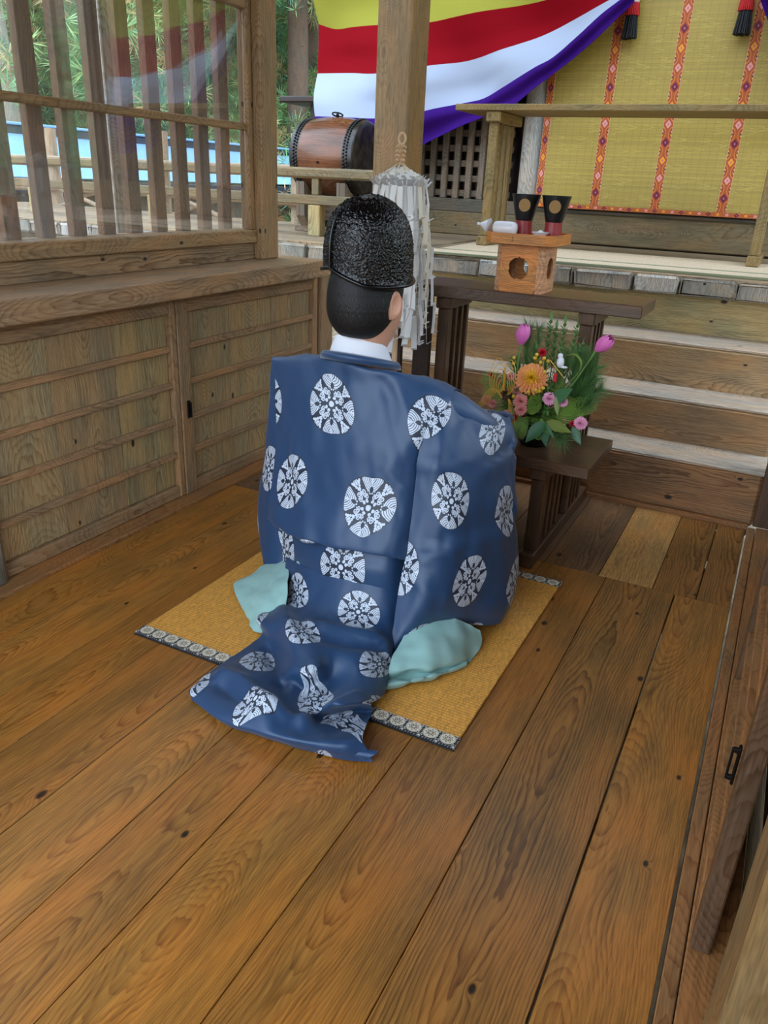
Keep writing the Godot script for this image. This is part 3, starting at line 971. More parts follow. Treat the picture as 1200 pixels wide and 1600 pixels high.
func build_floor() -> void:
	var f := setting("floor", "old brown cedar floorboards running toward the steps")
	var xs := [-1.905, -1.71, -1.513, -1.343, -1.145, -0.949, -0.787, -0.565, -0.342, -0.118, 0.052]
	for k in xs.size() - 1:
		var g := 0.0010
		var r: float = xs[k + 1] - g
		var l: float = xs[k] + g
		if k == 8: r -= 0.0014
		if k == 9: l += 0.0012
		timber(f, "plank", Vector3(l, -0.03, -2.4375), Vector3(r, 0, 0.7), M.floor[[2, 0, 4, 1, 0, 4, 2, 1, 3, 0][k]], 0.0012, 2)
	var fx := [-1.905, -1.72, -1.53, -1.34, -1.15, -0.95, -0.755, -0.560, -0.370, -0.190, -0.051, 0.052]
	for k in fx.size() - 1:
		var m: Material = M.floor_new if k == 8 else (M.floor_grey[k % 2] if k < 8 else M.floor[3])
		var r: float = fx[k + 1] - 0.001 - (0.0022 if k == 9 else 0.0)
		timber(f, "plank", Vector3(fx[k] + 0.001, -0.03, -3.152), Vector3(r, -0.0005, -2.4405), m, 0.0012, 2)
	# joists under the boards, left clear where daylight shows through the joint
	for z in [0.4, -0.45, -1.32, -1.78, -2.44, -2.72, -3.1]:
		timber(f, "joist", Vector3(-1.95, -0.13, z - 0.045), Vector3(0.05, -0.031, z + 0.045), M.beam, 0.002, 0)

func door_panel(called: String, face: float, z0: float, z1: float, stile0: float, stile1: float, seams: Array, back: bool) -> Node3D:
	# a sliding door: stiles, rails, upright boards and level battens; z0 is the near end
	var d := setting(called)
	var x0 := face - 0.032
	var yb := 0.014
	var yt := 0.79
	timber(d, "stile", Vector3(x0, yb, z0 - stile0), Vector3(face + 0.004, yt, z0), M.frame, 0.003, 1)
	timber(d, "stile", Vector3(x0, yb, z1), Vector3(face + 0.004, yt, z1 + stile1), M.batten, 0.003, 1)
	var a := z0 - stile0 - 0.0005
	var b := z1 + stile1 + 0.0005
	timber(d, "rail", Vector3(x0, 0.726, b), Vector3(face + 0.001, yt, a), M.frame, 0.003, 2)
	timber(d, "rail", Vector3(x0, yb, b), Vector3(face + 0.001, 0.060, a), M.frame, 0.003, 2)
	for y in [0.601, 0.464, 0.324, 0.189]:
		timber(d, "batten", Vector3(face - 0.017, y - 0.0115, b), Vector3(face, y + 0.0115, a), M.batten, 0.002, 2)
	for k in seams.size() - 1:
		timber(d, "board", Vector3(face - 0.028, 0.062, seams[k + 1] + 0.0008), Vector3(face - 0.018, 0.724, seams[k] - 0.0008), M.panel[(k * 3 + (1 if back else 0)) % 4], 0.0012, 1)
	return d

func build_left_wall() -> void:
	var s := setting("trim_1", "pale sill strip along the foot of the sliding doors")
	timber(s, "sill_strip", Vector3(-2.03, -0.03, -3.32), Vector3(-1.907, 0.0125, 0.5), M.sill, 0.002, 2)
	var d1 := door_panel("door_1", -1.98, -1.37, -2.222, 0.02, 0.03, [-1.391, -1.655, -1.928, -2.191], false)
	d1.set_meta("label", "low sliding door of upright boards with level battens, nearer one")
	var d2 := door_panel("door_2", -1.975, -2.223, -3.205, 0.062, 0.04, [-2.286, -2.554, -2.85, -3.164], true)
	d2.set_meta("label", "low sliding door of upright boards behind the priest's shoulder")
	var pull := MB.new()
	bx(pull, Vector3(-1.968, 0.36, -2.258), Vector3(0.006, 0.07, 0.016), 0.002)
	bx(pull, Vector3(-1.962, 0.385, -2.258), Vector3(0.008, 0.010, 0.010), 0.002)
	bx(pull, Vector3(-1.962, 0.336, -2.258), Vector3(0.008, 0.010, 0.010), 0.002)
	bx(pull, Vector3(-1.957, 0.36, -2.258), Vector3(0.004, 0.060, 0.006), 0.001)
	part(d2, "door_pull", pull, M.iron, "black iron pull")
	var w := setting("wall_left", "board wall below and around the left window")
	timber(w, "post", Vector3(-2.03, 0.013, -1.369), Vector3(-1.955, 0.789, -1.26), M.greybeam, 0.004, 1)
	timber(w, "post", Vector3(-2.03, 0.013, -3.32), Vector3(-1.955, 0.789, -3.215), M.frame, 0.004, 1)
	timber(w, "backing", Vector3(-2.10, 0.0, -3.32), Vector3(-2.04, 0.789, 0.5), M.frame, 0.002, 2)
	timber(w, "near_panel", Vector3(-2.03, 0.013, -1.255), Vector3(-1.975, 0.789, 0.5), M.panel[1], 0.003, 1)
	var ct := setting("trim_2", "long thick timber counter along the left wall")
	timber(ct, "counter_board", Vector3(-2.215, 0.790, -3.188), Vector3(-1.898, 0.862, 0.5), M.counter, 0.005, 2)
	# window
	var wi := setting("window_1", "wide timber framed window with upright slats outside the glass")
	timber(wi, "low_board", Vector3(-2.175, 0.8625, -2.94), Vector3(-2.135, 0.931, 0.5), M.window_low, 0.002, 2)
	timber(wi, "sill", Vector3(-2.205, 0.9315, -2.94), Vector3(-2.12, 0.985, 0.5), M.window, 0.004, 2)
	timber(wi, "stile", Vector3(-2.165, 0.9855, -2.94), Vector3(-2.128, 1.93, -2.905), M.window, 0.003, 1)
	timber(wi, "mid_rail", Vector3(-2.163, 1.372, -2.9045), Vector3(-2.13, 1.399, 0.5), M.window, 0.003, 2)
	timber(wi, "top_rail", Vector3(-2.165, 1.80, -2.9045), Vector3(-2.128, 1.84, 0.5), M.window, 0.003, 2)
	timber(wi, "head", Vector3(-2.205, 1.93, -2.94), Vector3(-2.12, 2.01, 0.5), M.window, 0.004, 2)
	for q in [[0.9856, 1.3715], [1.3995, 1.7995]]:
		var g := MB.new()
		span(g, Vector3(-2.148, q[0], -2.9045), Vector3(-2.145, q[1], 0.49), 0.0002)
		part(wi, "pane", g, M.glass, "clear window glass")
	for q in [[0.9866, 1.3715], [1.3995, 1.7995]]:
		var gi := MB.new()
		span(gi, Vector3(-2.186, q[0], -2.9045), Vector3(-2.183, q[1], -1.30), 0.0002)
		part(wi, "pane", gi, M.glass, "glass of the outer sash")
	timber(wi, "sash_stile", Vector3(-2.20, 0.986, -1.30), Vector3(-2.17, 1.93, -1.26), M.window, 0.003, 1)
	var g2 := MB.new()
	span(g2, Vector3(-2.148, 1.8405, -2.9045), Vector3(-2.145, 1.9295, 0.49), 0.0002)
	part(wi, "pane", g2, M.glass)
	for k in 20:
		var z := -2.857 + 0.1358 * k
		timber(wi, "slat", Vector3(-2.245, 0.9865, z - 0.029), Vector3(-2.212, 1.93, z + 0.029), M.slat, 0.002, 1)
	timber(wi, "slat_foot", Vector3(-2.25, 0.90, -2.94), Vector3(-2.2055, 0.986, 0.5), M.window, 0.003, 2)
	timber(wi, "slat_head", Vector3(-2.25, 1.9305, -2.94), Vector3(-2.2055, 2.01, 0.5), M.window, 0.003, 2)
	timber(w, "corner_post", Vector3(-2.205, 0.8625, -3.06), Vector3(-2.09, 2.9, -2.9405), M.window, 0.005, 1)
	timber(w, "upper_boards", Vector3(-2.205, 2.0105, -2.94), Vector3(-2.12, 2.9, 0.5), M.ceiling, 0.003, 2)
	timber(w, "lower_boards", Vector3(-2.245, -0.6, -3.06), Vector3(-2.18, 0.789, 0.5), M.ceiling, 0.003, 2)

func build_right_wall() -> void:
	var s := setting("trim_3", "sill strip along the right edge of the floor")
	timber(s, "sill_strip", Vector3(0.058, -0.03, -3.15), Vector3(0.085, 0.010, -0.3), M.sill, 0.002, 2)
	timber(s, "sill_strip", Vector3(0.087, -0.03, -3.15), Vector3(0.165, 0.016, -0.3), M.sill, 0.002, 2)
	var d := setting("door_3", "open low sliding door on the right, seen edge on")
	timber(d, "stile", Vector3(0.092, 0.0165, -1.135), Vector3(0.124, 0.79, -1.085), M.dark, 0.003, 1)
	timber(d, "stile", Vector3(0.092, 0.0165, -1.98), Vector3(0.124, 0.79, -1.93), M.dark, 0.003, 1)
	timber(d, "rail", Vector3(0.092, 0.0165, -1.93), Vector3(0.124, 0.06, -1.135), M.sill, 0.003, 2)
	timber(d, "rail", Vector3(0.092, 0.726, -1.93), Vector3(0.124, 0.79, -1.135), M.sill, 0.003, 2)
	for y in [0.601, 0.464, 0.324, 0.189]:
		timber(d, "batten", Vector3(0.096, y - 0.0115, -1.93), Vector3(0.113, y + 0.0115, -1.135), M.sill, 0.002, 2)
	for k in 3:
		timber(d, "board", Vector3(0.114, 0.06, -1.93 + 0.265 * k + 0.001), Vector3(0.123, 0.726, -1.93 + 0.265 * (k + 1) - 0.001), M.panel[k], 0.001, 1)
	var pull := MB.new()
	bx(pull, Vector3(0.090, 0.36, -1.16), Vector3(0.005, 0.075, 0.016), 0.002)
	bx(pull, Vector3(0.080, 0.36, -1.16), Vector3(0.004, 0.062, 0.006), 0.001)
	bx(pull, Vector3(0.085, 0.388, -1.16), Vector3(0.010, 0.008, 0.008), 0.001)
	bx(pull, Vector3(0.085, 0.333, -1.16), Vector3(0.010, 0.008, 0.008), 0.001)
	part(d, "door_pull", pull, M.iron, "black iron pull")
	var e := setting("door_4", "low sliding door on the right beside the steps")
	timber(e, "stile", Vector3(0.128, 0.0165, -2.02), Vector3(0.160, 0.79, -1.95), M.dark, 0.003, 1)
	timber(e, "stile", Vector3(0.128, 0.0165, -3.10), Vector3(0.160, 0.79, -3.05), M.dark, 0.003, 1)
	timber(e, "rail", Vector3(0.128, 0.0165, -3.05), Vector3(0.160, 0.06, -2.02), M.sill, 0.003, 2)
	timber(e, "rail", Vector3(0.128, 0.726, -3.05), Vector3(0.160, 0.79, -2.02), M.sill, 0.003, 2)
	for y in [0.601, 0.464, 0.324, 0.189]:
		timber(e, "batten", Vector3(0.132, y - 0.0115, -3.05), Vector3(0.149, y + 0.0115, -2.02), M.sill, 0.002, 2)
	for k in 4:
		timber(e, "board", Vector3(0.150, 0.06, -3.05 + 0.2575 * k + 0.001), Vector3(0.159, 0.726, -3.05 + 0.2575 * (k + 1) - 0.001), M.panel[k % 4], 0.001, 1)
	var w := setting("wall_right", "posts and counter at the right side of the room")
	timber(w, "post", Vector3(0.0705, 0.0165, -3.255), Vector3(0.18, 2.62, -3.1505), M.dark, 0.004, 1)
	timber(w, "counter_board", Vector3(0.09, 0.792, -3.15), Vector3(0.32, 0.862, -0.83), M.counter, 0.005, 2)
	timber(w, "near_post", Vector3(0.108, 0.0165, -0.82), Vector3(0.230, 2.62, -0.70), M.post, 0.006, 1)
	timber(w, "backing", Vector3(0.19, 0.0165, -3.15), Vector3(0.22, 0.79, -0.83), M.frame, 0.002, 2)
	timber(w, "outer_floor", Vector3(0.167, -0.03, -3.5), Vector3(1.5, 0.0, 1.4), M.deck[0], 0.002, 2)
	var wf := setting("wall_front", "board wall behind the viewer, right of the entrance")
	for k in 8:
		timber(wf, "board", Vector3(0.12 + 0.29 * k + 0.001, 0.0005, 0.72), Vector3(0.12 + 0.29 * (k + 1) - 0.001, 2.74, 0.75), M.ceiling, 0.002, 1)
	var wi := setting("window_2", "open window frame above the right counter")
	timber(wi, "sill", Vector3(0.24, 0.8625, -3.15), Vector3(0.32, 0.985, -0.83), M.window, 0.004, 2)
	timber(wi, "head", Vector3(0.24, 1.93, -3.15), Vector3(0.32, 2.01, -0.83), M.window, 0.004, 2)

func ragged(parent: Node, called: String, lo: Vector3, hi: Vector3, m: Material, jag: float, sd: int) -> void:
	# a plank whose front edge is worn and uneven
	var ns := FastNoiseLite.new()
	ns.seed = sd
	ns.frequency = 1.0
	ns.fractal_octaves = 4
	var n := int((hi.x - lo.x) / 0.02)
	var mb := MB.new()
	var off := Vector2(rng.randf(), rng.randf())
	var t := func(x: float, z: float) -> Vector2: return Vector2((z - lo.z) / GRAIN_W + 0.35, (x - lo.x) / GRAIN_L) + Vector2(0, off.y)
	for k in n:
		var xa := lerpf(lo.x, hi.x, float(k) / n)
		var xb := lerpf(lo.x, hi.x, float(k + 1) / n)
		var za := hi.z - jag * absf(ns.get_noise_1d(xa * 14.0)) * 2.0
		var zb := hi.z - jag * absf(ns.get_noise_1d(xb * 14.0)) * 2.0
		var ya := hi.y - jag * 0.25 * absf(ns.get_noise_1d(xa * 9.0 + 50.0))
		var yb := hi.y - jag * 0.25 * absf(ns.get_noise_1d(xb * 9.0 + 50.0))
		mb.face([Vector3(xa, hi.y, lo.z), Vector3(xb, hi.y, lo.z), Vector3(xb, hi.y, zb - 0.012), Vector3(xa, hi.y, za - 0.012)], Vector3.UP, [t.call(xa, lo.z), t.call(xb, lo.z), t.call(xb, zb - 0.012), t.call(xa, za - 0.012)])
		mb.face([Vector3(xa, hi.y, za - 0.012), Vector3(xb, hi.y, zb - 0.012), Vector3(xb, yb - 0.005, zb), Vector3(xa, ya - 0.005, za)], Vector3(0, 0.9, 0.44), [t.call(xa, za - 0.012), t.call(xb, zb - 0.012), t.call(xb, zb), t.call(xa, za)])
		mb.face([Vector3(xa, ya - 0.005, za), Vector3(xb, yb - 0.005, zb), Vector3(xb, lo.y, zb), Vector3(xa, lo.y, za)], Vector3(0, 0, 1), [t.call(xa, za), t.call(xb, zb), t.call(xb, zb + 0.02), t.call(xa, za + 0.02)])
	mb.face([Vector3(lo.x, lo.y, lo.z), Vector3(lo.x, hi.y, lo.z), Vector3(lo.x, hi.y, hi.z), Vector3(lo.x, lo.y, hi.z)], Vector3.LEFT, [Vector2.ZERO, Vector2(0, 0.1), Vector2(0.1, 0.1), Vector2(0.1, 0)])
	mb.face([Vector3(hi.x, lo.y, lo.z), Vector3(hi.x, hi.y, lo.z), Vector3(hi.x, hi.y, hi.z), Vector3(hi.x, lo.y, hi.z)], Vector3.RIGHT, [Vector2.ZERO, Vector2(0, 0.1), Vector2(0.1, 0.1), Vector2(0.1, 0)])
	mb.face([Vector3(lo.x, lo.y, lo.z), Vector3(hi.x, lo.y, lo.z), Vector3(hi.x, lo.y, hi.z), Vector3(lo.x, lo.y, hi.z)], Vector3.DOWN, [Vector2.ZERO, Vector2(0, 0.1), Vector2(0.1, 0.1), Vector2(0.1, 0)])
	part(parent, called, mb, m)

func build_steps() -> void:
	var tr := setting("trim_4", "threshold strip where the floor meets the steps")
	timber(tr, "sill_strip", Vector3(-1.905, -0.03, -3.178), Vector3(0.057, 0.018, -3.154), M.sill, 0.003, 0)
	var st := thing("timber_steps", "weathered solid timber steps with pale worn treads below the platform", "steps", Vector3(-0.92, 0, -3.18))
	var o := st.position
	var ys := [0.0, 0.226, 0.411, 0.604]
	var zs := [-3.18, -3.42, -3.67, -3.96]
	for k in 3:
		var y0: float = ys[k] - (0.0 if k == 0 else 0.03)
		timber(st, "riser", Vector3(-1.93, y0, zs[k + 1] - 0.04) - o, Vector3(0.07, ys[k + 1] - 0.0125, zs[k]) - o, M.step[k], 0.010, 0)
		ragged(st, "tread", Vector3(-1.93, ys[k + 1] - 0.012, zs[k + 1] + 0.001) - o, Vector3(0.07, ys[k + 1], zs[k] - 0.004) - o, M.tread, 0.010, 40 + k)

func build_platform() -> void:
	var p := setting("floor_platform", "raised platform of weathered boards behind the steps")
	timber(p, "fascia", Vector3(-1.93, 0.56, -4.02), Vector3(0.45, 0.776, -3.965), M.fascia, 0.004, 0)
	timber(p, "fascia", Vector3(-6.6, 0.50, -4.02), Vector3(-1.932, 0.776, -3.965), M.beam, 0.004, 0)
	var x := -6.6
	var k := 0
	while x < 1.6:
		var w := rng.randf_range(0.20, 0.31)
		var fz := -3.872 + rng.randf_range(-0.012, 0.010)
		var o := MB.new()
		bx(o, Vector3.ZERO, Vector3(w - 0.010, 0.078, 0.45), 0.009, 2)
		# gnaw the exposed end
		for q in o.v.size():
			if o.v[q].z > 0.15:
				o.v[q] += Vector3(rng.randf_range(-0.004, 0.004), rng.randf_range(-0.006, 0.003), rng.randf_range(-0.012, 0.006))
		var b := part(p, "board", o, M.weathered[k % 3])
		b.position = Vector3(x + w * 0.5, 0.8175, fz - 0.225)
		b.rotation.y = rng.randf_range(-0.02, 0.02)
		x += w
		k += 1
	for q in 5:
		timber(p, "deck_plank", Vector3(-6.6, 0.835, -5.45 + 0.31 * q + 0.002), Vector3(-1.90, 0.872, -5.45 + 0.31 * (q + 1) - 0.002), M.deck[q % 2], 0.004, 0)
	for q in 5:
		timber(p, "deck_plank", Vector3(-1.898, 0.835, -5.45 + 0.31 * q + 0.002), Vector3(1.6, 0.866, -5.45 + 0.31 * (q + 1) - 0.002), M.deck[q % 2], 0.004, 0)
	timber(p, "girder", Vector3(-6.6, 0.60, -5.4), Vector3(1.6, 0.775, -5.2), M.beam, 0.004, 0)
	timber(p, "girder", Vector3(-6.6, 0.60, -4.75), Vector3(1.6, 0.775, -4.60), M.beam, 0.004, 0)
	# straw mats on the deck
	var labels := ["pale straw mat with green edging nearest the platform edge", "pale straw mat with green edging under the tall table"]
	for q in 2:
		var wid: float = [0.19, 0.62][q]
		var m := thing("straw_mat", labels[q], "mat", Vector3(-0.72, 0.8665, [-4.03, -4.47][q]), deg_to_rad(3.2), "straw mats on the platform")
		var mb := MB.new()
		bx(mb, Vector3(0, 0.006, 0), Vector3(2.1, 0.012, wid), 0.003, 0)
		part(m, "matting", mb, M.goza)
		for sgn in [-1.0, 1.0]:
			var ed := MB.new()
			bx(ed, Vector3(0, 0.0065, sgn * (wid * 0.5 + 0.004)), Vector3(2.1, 0.013, 0.008), 0.002, 0)
			part(m, "edging", ed, M.goza_edge)
	# big pillars at the platform edge
	for q in [["square cedar pillar in front of the drum and striped curtain", -1.995], ["square cedar pillar at the right end of the platform", 0.30]]:
		var c := thing("square_pillar", q[0], "pillar", Vector3(q[1], 0.858, -4.04), 0.0, "pillars at the platform edge")
		var mb := MB.new()
		bx(mb, Vector3(0, 1.03, 0), Vector3(0.192, 2.02, 0.205), 0.008, 1)
		part(c, "shaft", mb, M.post)
		var kb := MB.new()
		bx(kb, Vector3(0, 0.012, 0), Vector3(0.23, 0.024, 0.24), 0.004, 0)
		part(c, "foot_plate", kb, M.greybeam)
	# veranda railing in front of the drum
	var r := thing("veranda_railing", "two-rail timber railing running left from the pillar in front of the drum", "railing", Vector3(-4.2, 0.872, -4.32))
	var rb := MB.new()
	bx(rb, Vector3(0, 0.355, 0), Vector3(4.2, 0.060, 0.06), 0.012, 0)
	part(r, "top_rail", rb, M.beam)
	rb = MB.new()
	bx(rb, Vector3(0, 0.205, 0), Vector3(4.2, 0.055, 0.05), 0.006, 0)
	part(r, "lower_rail", rb, M.beam)
	for px in [-1.95, -0.9, 0.25, 1.53, 2.0]:
		rb = MB.new()
		bx(rb, Vector3(px, 0.088, 0), Vector3(0.085, 0.176, 0.07), 0.004, 1)
		part(r, "post", rb, M.fascia)
		rb = MB.new()
		bx(rb, Vector3(px, 0.279, 0), Vector3(0.05, 0.09, 0.045), 0.004, 1)
		part(r, "strut", rb, M.beam)

func lattice(at: Vector3, w: float, h: float, label: String) -> void:
	var l := thing("lattice_panel", label, "lattice", at, 0.0, "lattice panels beside the blind")
	var nv := int(w / 0.0915)
	for k in nv + 1:
		var mb := MB.new()
		bx(mb, Vector3(-w * 0.5 + w * k / nv, h * 0.5, 0.018), Vector3(0.040, h, 0.034), 0.003, 1)
		part(l, "upright_bar", mb, M.lattice)
	var nh := int(h / 0.100)
	for k in nh + 1:
		var mb := MB.new()
		bx(mb, Vector3(0, 0.035 + (h - 0.07) * k / nh, -0.019), Vector3(w + 0.036, 0.042, 0.036), 0.003, 0)
		part(l, "level_bar", mb, M.lattice)
	for k in nv:
		var mb := MB.new()
		bx(mb, Vector3(-w * 0.5 + w * (k + 0.5) / nv, h * 0.5, -0.09), Vector3(w / nv * 0.62, h, 0.02), 0.002, 1)
		part(l, "back_slat", mb, M.lattice)

func build_sanctuary() -> void:
	var w := setting("wall_back", "dark timber wall behind lattice and blind")
	timber(w, "boards", Vector3(-3.3, 0.84, -5.80), Vector3(1.6, 3.4, -5.72), M.darker, 0.004, 1)
	var s := setting("trim_5", "heavy sill beams under the lattice and the blind")
	timber(s, "sill_beam", Vector3(-3.3, 0.873, -5.62), Vector3(-1.69, 1.022, -5.45), M.beam, 0.006, 0)
	timber(s, "sill_beam", Vector3(-3.3, 1.0225, -5.58), Vector3(-1.69, 1.108, -5.46), M.greybeam, 0.005, 0)
	timber(s, "sill_beam", Vector3(-1.688, 0.873, -5.62), Vector3(0.02, 1.055, -5.47), M.beam, 0.006, 0)
	timber(s, "sill_beam", Vector3(-1.688, 1.0555, -5.60), Vector3(0.02, 1.078, -5.48), M.greybeam, 0.004, 0)
	timber(s, "sill_beam", Vector3(0.022, 0.873, -5.62), Vector3(1.6, 1.105, -5.45), M.beam, 0.006, 0)
	lattice(Vector3(-2.43, 1.109, -5.51), 1.10, 1.6, "grey weathered lattice panel behind the drum side of the curtain")
	lattice(Vector3(0.75, 1.106, -5.51), 1.10, 1.6, "grey weathered lattice panel right of the gold blind")
	for q in [["round weathered grey column left of the gold blind", -1.715], ["round weathered grey column right of the gold blind", 0.03]]:
		var c := thing("round_column", q[0], "column", Vector3(q[1], 1.108 if q[1] < -1.0 else 1.106, -5.53), 0.0, "columns either side of the blind")
		var mb := MB.new()
		lathe(mb, [Vector2(0.0, 0.0), Vector2(0.086, 0.0), Vector2(0.086, 0.6), Vector2(0.085, 1.2), Vector2(0.084, 2.2), Vector2(0.0, 2.2)], 28, Vector3.ZERO, Basis.IDENTITY, 1.3, 1.0 / GRAIN_L)
		part(c, "shaft", mb, M.weathered[0])
	# the gold blind with its ribbons
	var b := thing("bamboo_blind", "gold split bamboo blind with brocade ribbons across the sanctuary front", "blind", Vector3(-0.866, 1.090, -5.445))
	var mb := MB.new()
	var bw := 1.536
	var bh := 1.85
	mb.face([Vector3(-bw / 2, 0, 0.006), Vector3(bw / 2, 0, 0.006), Vector3(bw / 2, bh, 0.006), Vector3(-bw / 2, bh, 0.006)], Vector3(0, 0, 1), [Vector2(0, bh), Vector2(bw / 0.75, bh), Vector2(bw / 0.75, 0), Vector2(0, 0)])
	mb.face([Vector3(-bw / 2, 0, -0.004), Vector3(bw / 2, 0, -0.004), Vector3(bw / 2, bh, -0.004), Vector3(-bw / 2, bh, -0.004)], Vector3(0, 0, -1), [Vector2(0, bh), Vector2(bw / 0.75, bh), Vector2(bw / 0.75, 0), Vector2(0, 0)])
	mb.face([Vector3(-bw / 2, 0, 0.006), Vector3(-bw / 2, bh, 0.006), Vector3(-bw / 2, bh, -0.004), Vector3(-bw / 2, 0, -0.004)], Vector3.LEFT, [Vector2.ZERO, Vector2(0, bh), Vector2(0, bh), Vector2.ZERO])
	mb.face([Vector3(bw / 2, 0, 0.006), Vector3(bw / 2, bh, 0.006), Vector3(bw / 2, bh, -0.004), Vector3(bw / 2, 0, -0.004)], Vector3.RIGHT, [Vector2.ZERO, Vector2(0, bh), Vector2(0, bh), Vector2.ZERO])
	mb.face([Vector3(-bw / 2, 0, 0.006), Vector3(bw / 2, 0, 0.006), Vector3(bw / 2, 0, -0.004), Vector3(-bw / 2, 0, -0.004)], Vector3.DOWN, [Vector2.ZERO, Vector2(1, 0), Vector2(1, 0), Vector2.ZERO])
	part(b, "bamboo_screen", mb, M.blind)
	for x in [-0.757, -0.383, 0.0, 0.395, 0.757]:
		var rw := 0.029 if absf(x) < 0.7 else 0.022
		var rb := MB.new()
		var l := Vector3(x - rw, 0.0, 0.0085)
		rb.face([l, l + Vector3(2 * rw, 0, 0), l + Vector3(2 * rw, bh, 0), l + Vector3(0, bh, 0)], Vector3(0, 0, 1), [Vector2(0, bh / 0.30), Vector2(1, bh / 0.30), Vector2(1, 0), Vector2(0, 0)])
		for e in [0.0, 2 * rw]:
			rb.face([l + Vector3(e, 0, 0), l + Vector3(e, bh, 0), l + Vector3(e, bh, -0.0025), l + Vector3(e, 0, -0.0025)], Vector3(-1 if e == 0.0 else 1, 0, 0), [Vector2(0, bh / 0.30), Vector2(0, 0), Vector2(0, 0), Vector2(0, bh / 0.30)])
		part(b, "brocade_ribbon", rb, M.brocade)
	var hb := MB.new()
	hb.face([Vector3(-bw / 2, -0.004, 0.0095), Vector3(bw / 2, -0.004, 0.0095), Vector3(bw / 2, 0.022, 0.0095), Vector3(-bw / 2, 0.022, 0.0095)], Vector3(0, 0, 1), [Vector2(0.1, 0), Vector2(0.1, bw / 0.16), Vector2(0.9, bw / 0.16), Vector2(0.9, 0)])
	hb.face([Vector3(-bw / 2, -0.004, 0.0095), Vector3(bw / 2, -0.004, 0.0095), Vector3(bw / 2, -0.004, -0.005), Vector3(-bw / 2, -0.004, -0.005)], Vector3.DOWN, [Vector2(0.1, 0), Vector2(0.1, 4), Vector2(0.9, 4), Vector2(0.9, 0)])
	part(b, "brocade_hem", hb, M.brocade)
	# tassels
	var tl := ["black and red silk tassel hanging left on the gold blind", "black and red silk tassel hanging right on the gold blind"]
	for q in 2:
		var t := thing("silk_tassel", tl[q], "tassel", Vector3([-1.165, -0.547][q], 2.034, -5.375), 0.0, "tassels on the blind")
		var strands := MB.new()
		for k in 46:
			var a := k * 2.399
			var rr := 0.040 * sqrt((k + 0.5) / 46.0)
			var top := Vector3(cos(a) * rr * 0.75, 0.128, sin(a) * rr * 0.75)
			var bot := Vector3(cos(a) * rr * 1.12, rng.randf_range(0.0, 0.008), sin(a) * rr * 1.12)
			tube(strands, [top, top.lerp(bot, 0.5) + Vector3(0.001, 0, 0.001), bot], 0.006, 0.0058, 5)
		part(t, "black_strands", strands, M.tassel_black)
		var red := MB.new()
		for k in 22:
			var a := k * TAU / 22.0
			tube(red, [Vector3(cos(a) * 0.027, 0.185, sin(a) * 0.027), Vector3(cos(a) * 0.035, 0.150, sin(a) * 0.035), Vector3(cos(a) * 0.037, 0.118, sin(a) * 0.037)], 0.006, 0.005, 5)
		part(t, "red_strands", red, M.tassel_red)
		var wh := MB.new()
		lathe(wh, [Vector2(0.0, 0.168), Vector2(0.030, 0.168), Vector2(0.033, 0.19), Vector2(0.030, 0.25), Vector2(0.012, 0.27), Vector2(0.008, 0.9), Vector2(0.0, 0.9)], 16)
		part(t, "white_knot", wh, M.tassel_white)

func build_roof() -> void:
	var c := setting("ceiling", "timber ceiling over the hall")
	for k in 9:
		timber(c, "board", Vector3(-2.6 + 0.56 * k + 0.001, 2.75, -3.30), Vector3(-2.6 + 0.56 * (k + 1) - 0.001, 2.79, 0.75), M.ceiling, 0.003, 2)
	for k in 4:
		timber(c, "beam", Vector3(-2.6, 2.62, 0.6 - 1.25 * k - 0.14), Vector3(2.44, 2.7495, 0.6 - 1.25 * k), M.post, 0.005, 0)
	var p := setting("ceiling_platform", "timber ceiling over the platform")
	for k in 7:
		timber(p, "board", Vector3(-4.9 + 1.0 * k + 0.001, 3.35, -6.6), Vector3(-4.9 + 1.0 * (k + 1) - 0.001, 3.40, -4.42), M.ceiling, 0.003, 2)
	timber(p, "beam", Vector3(-3.4, 2.90, -4.12), Vector3(1.8, 3.06, -3.96), M.post, 0.006, 0)
	timber(p, "beam", Vector3(-3.4, 3.0, -5.28), Vector3(1.8, 3.2, -5.14), M.post, 0.006, 0)

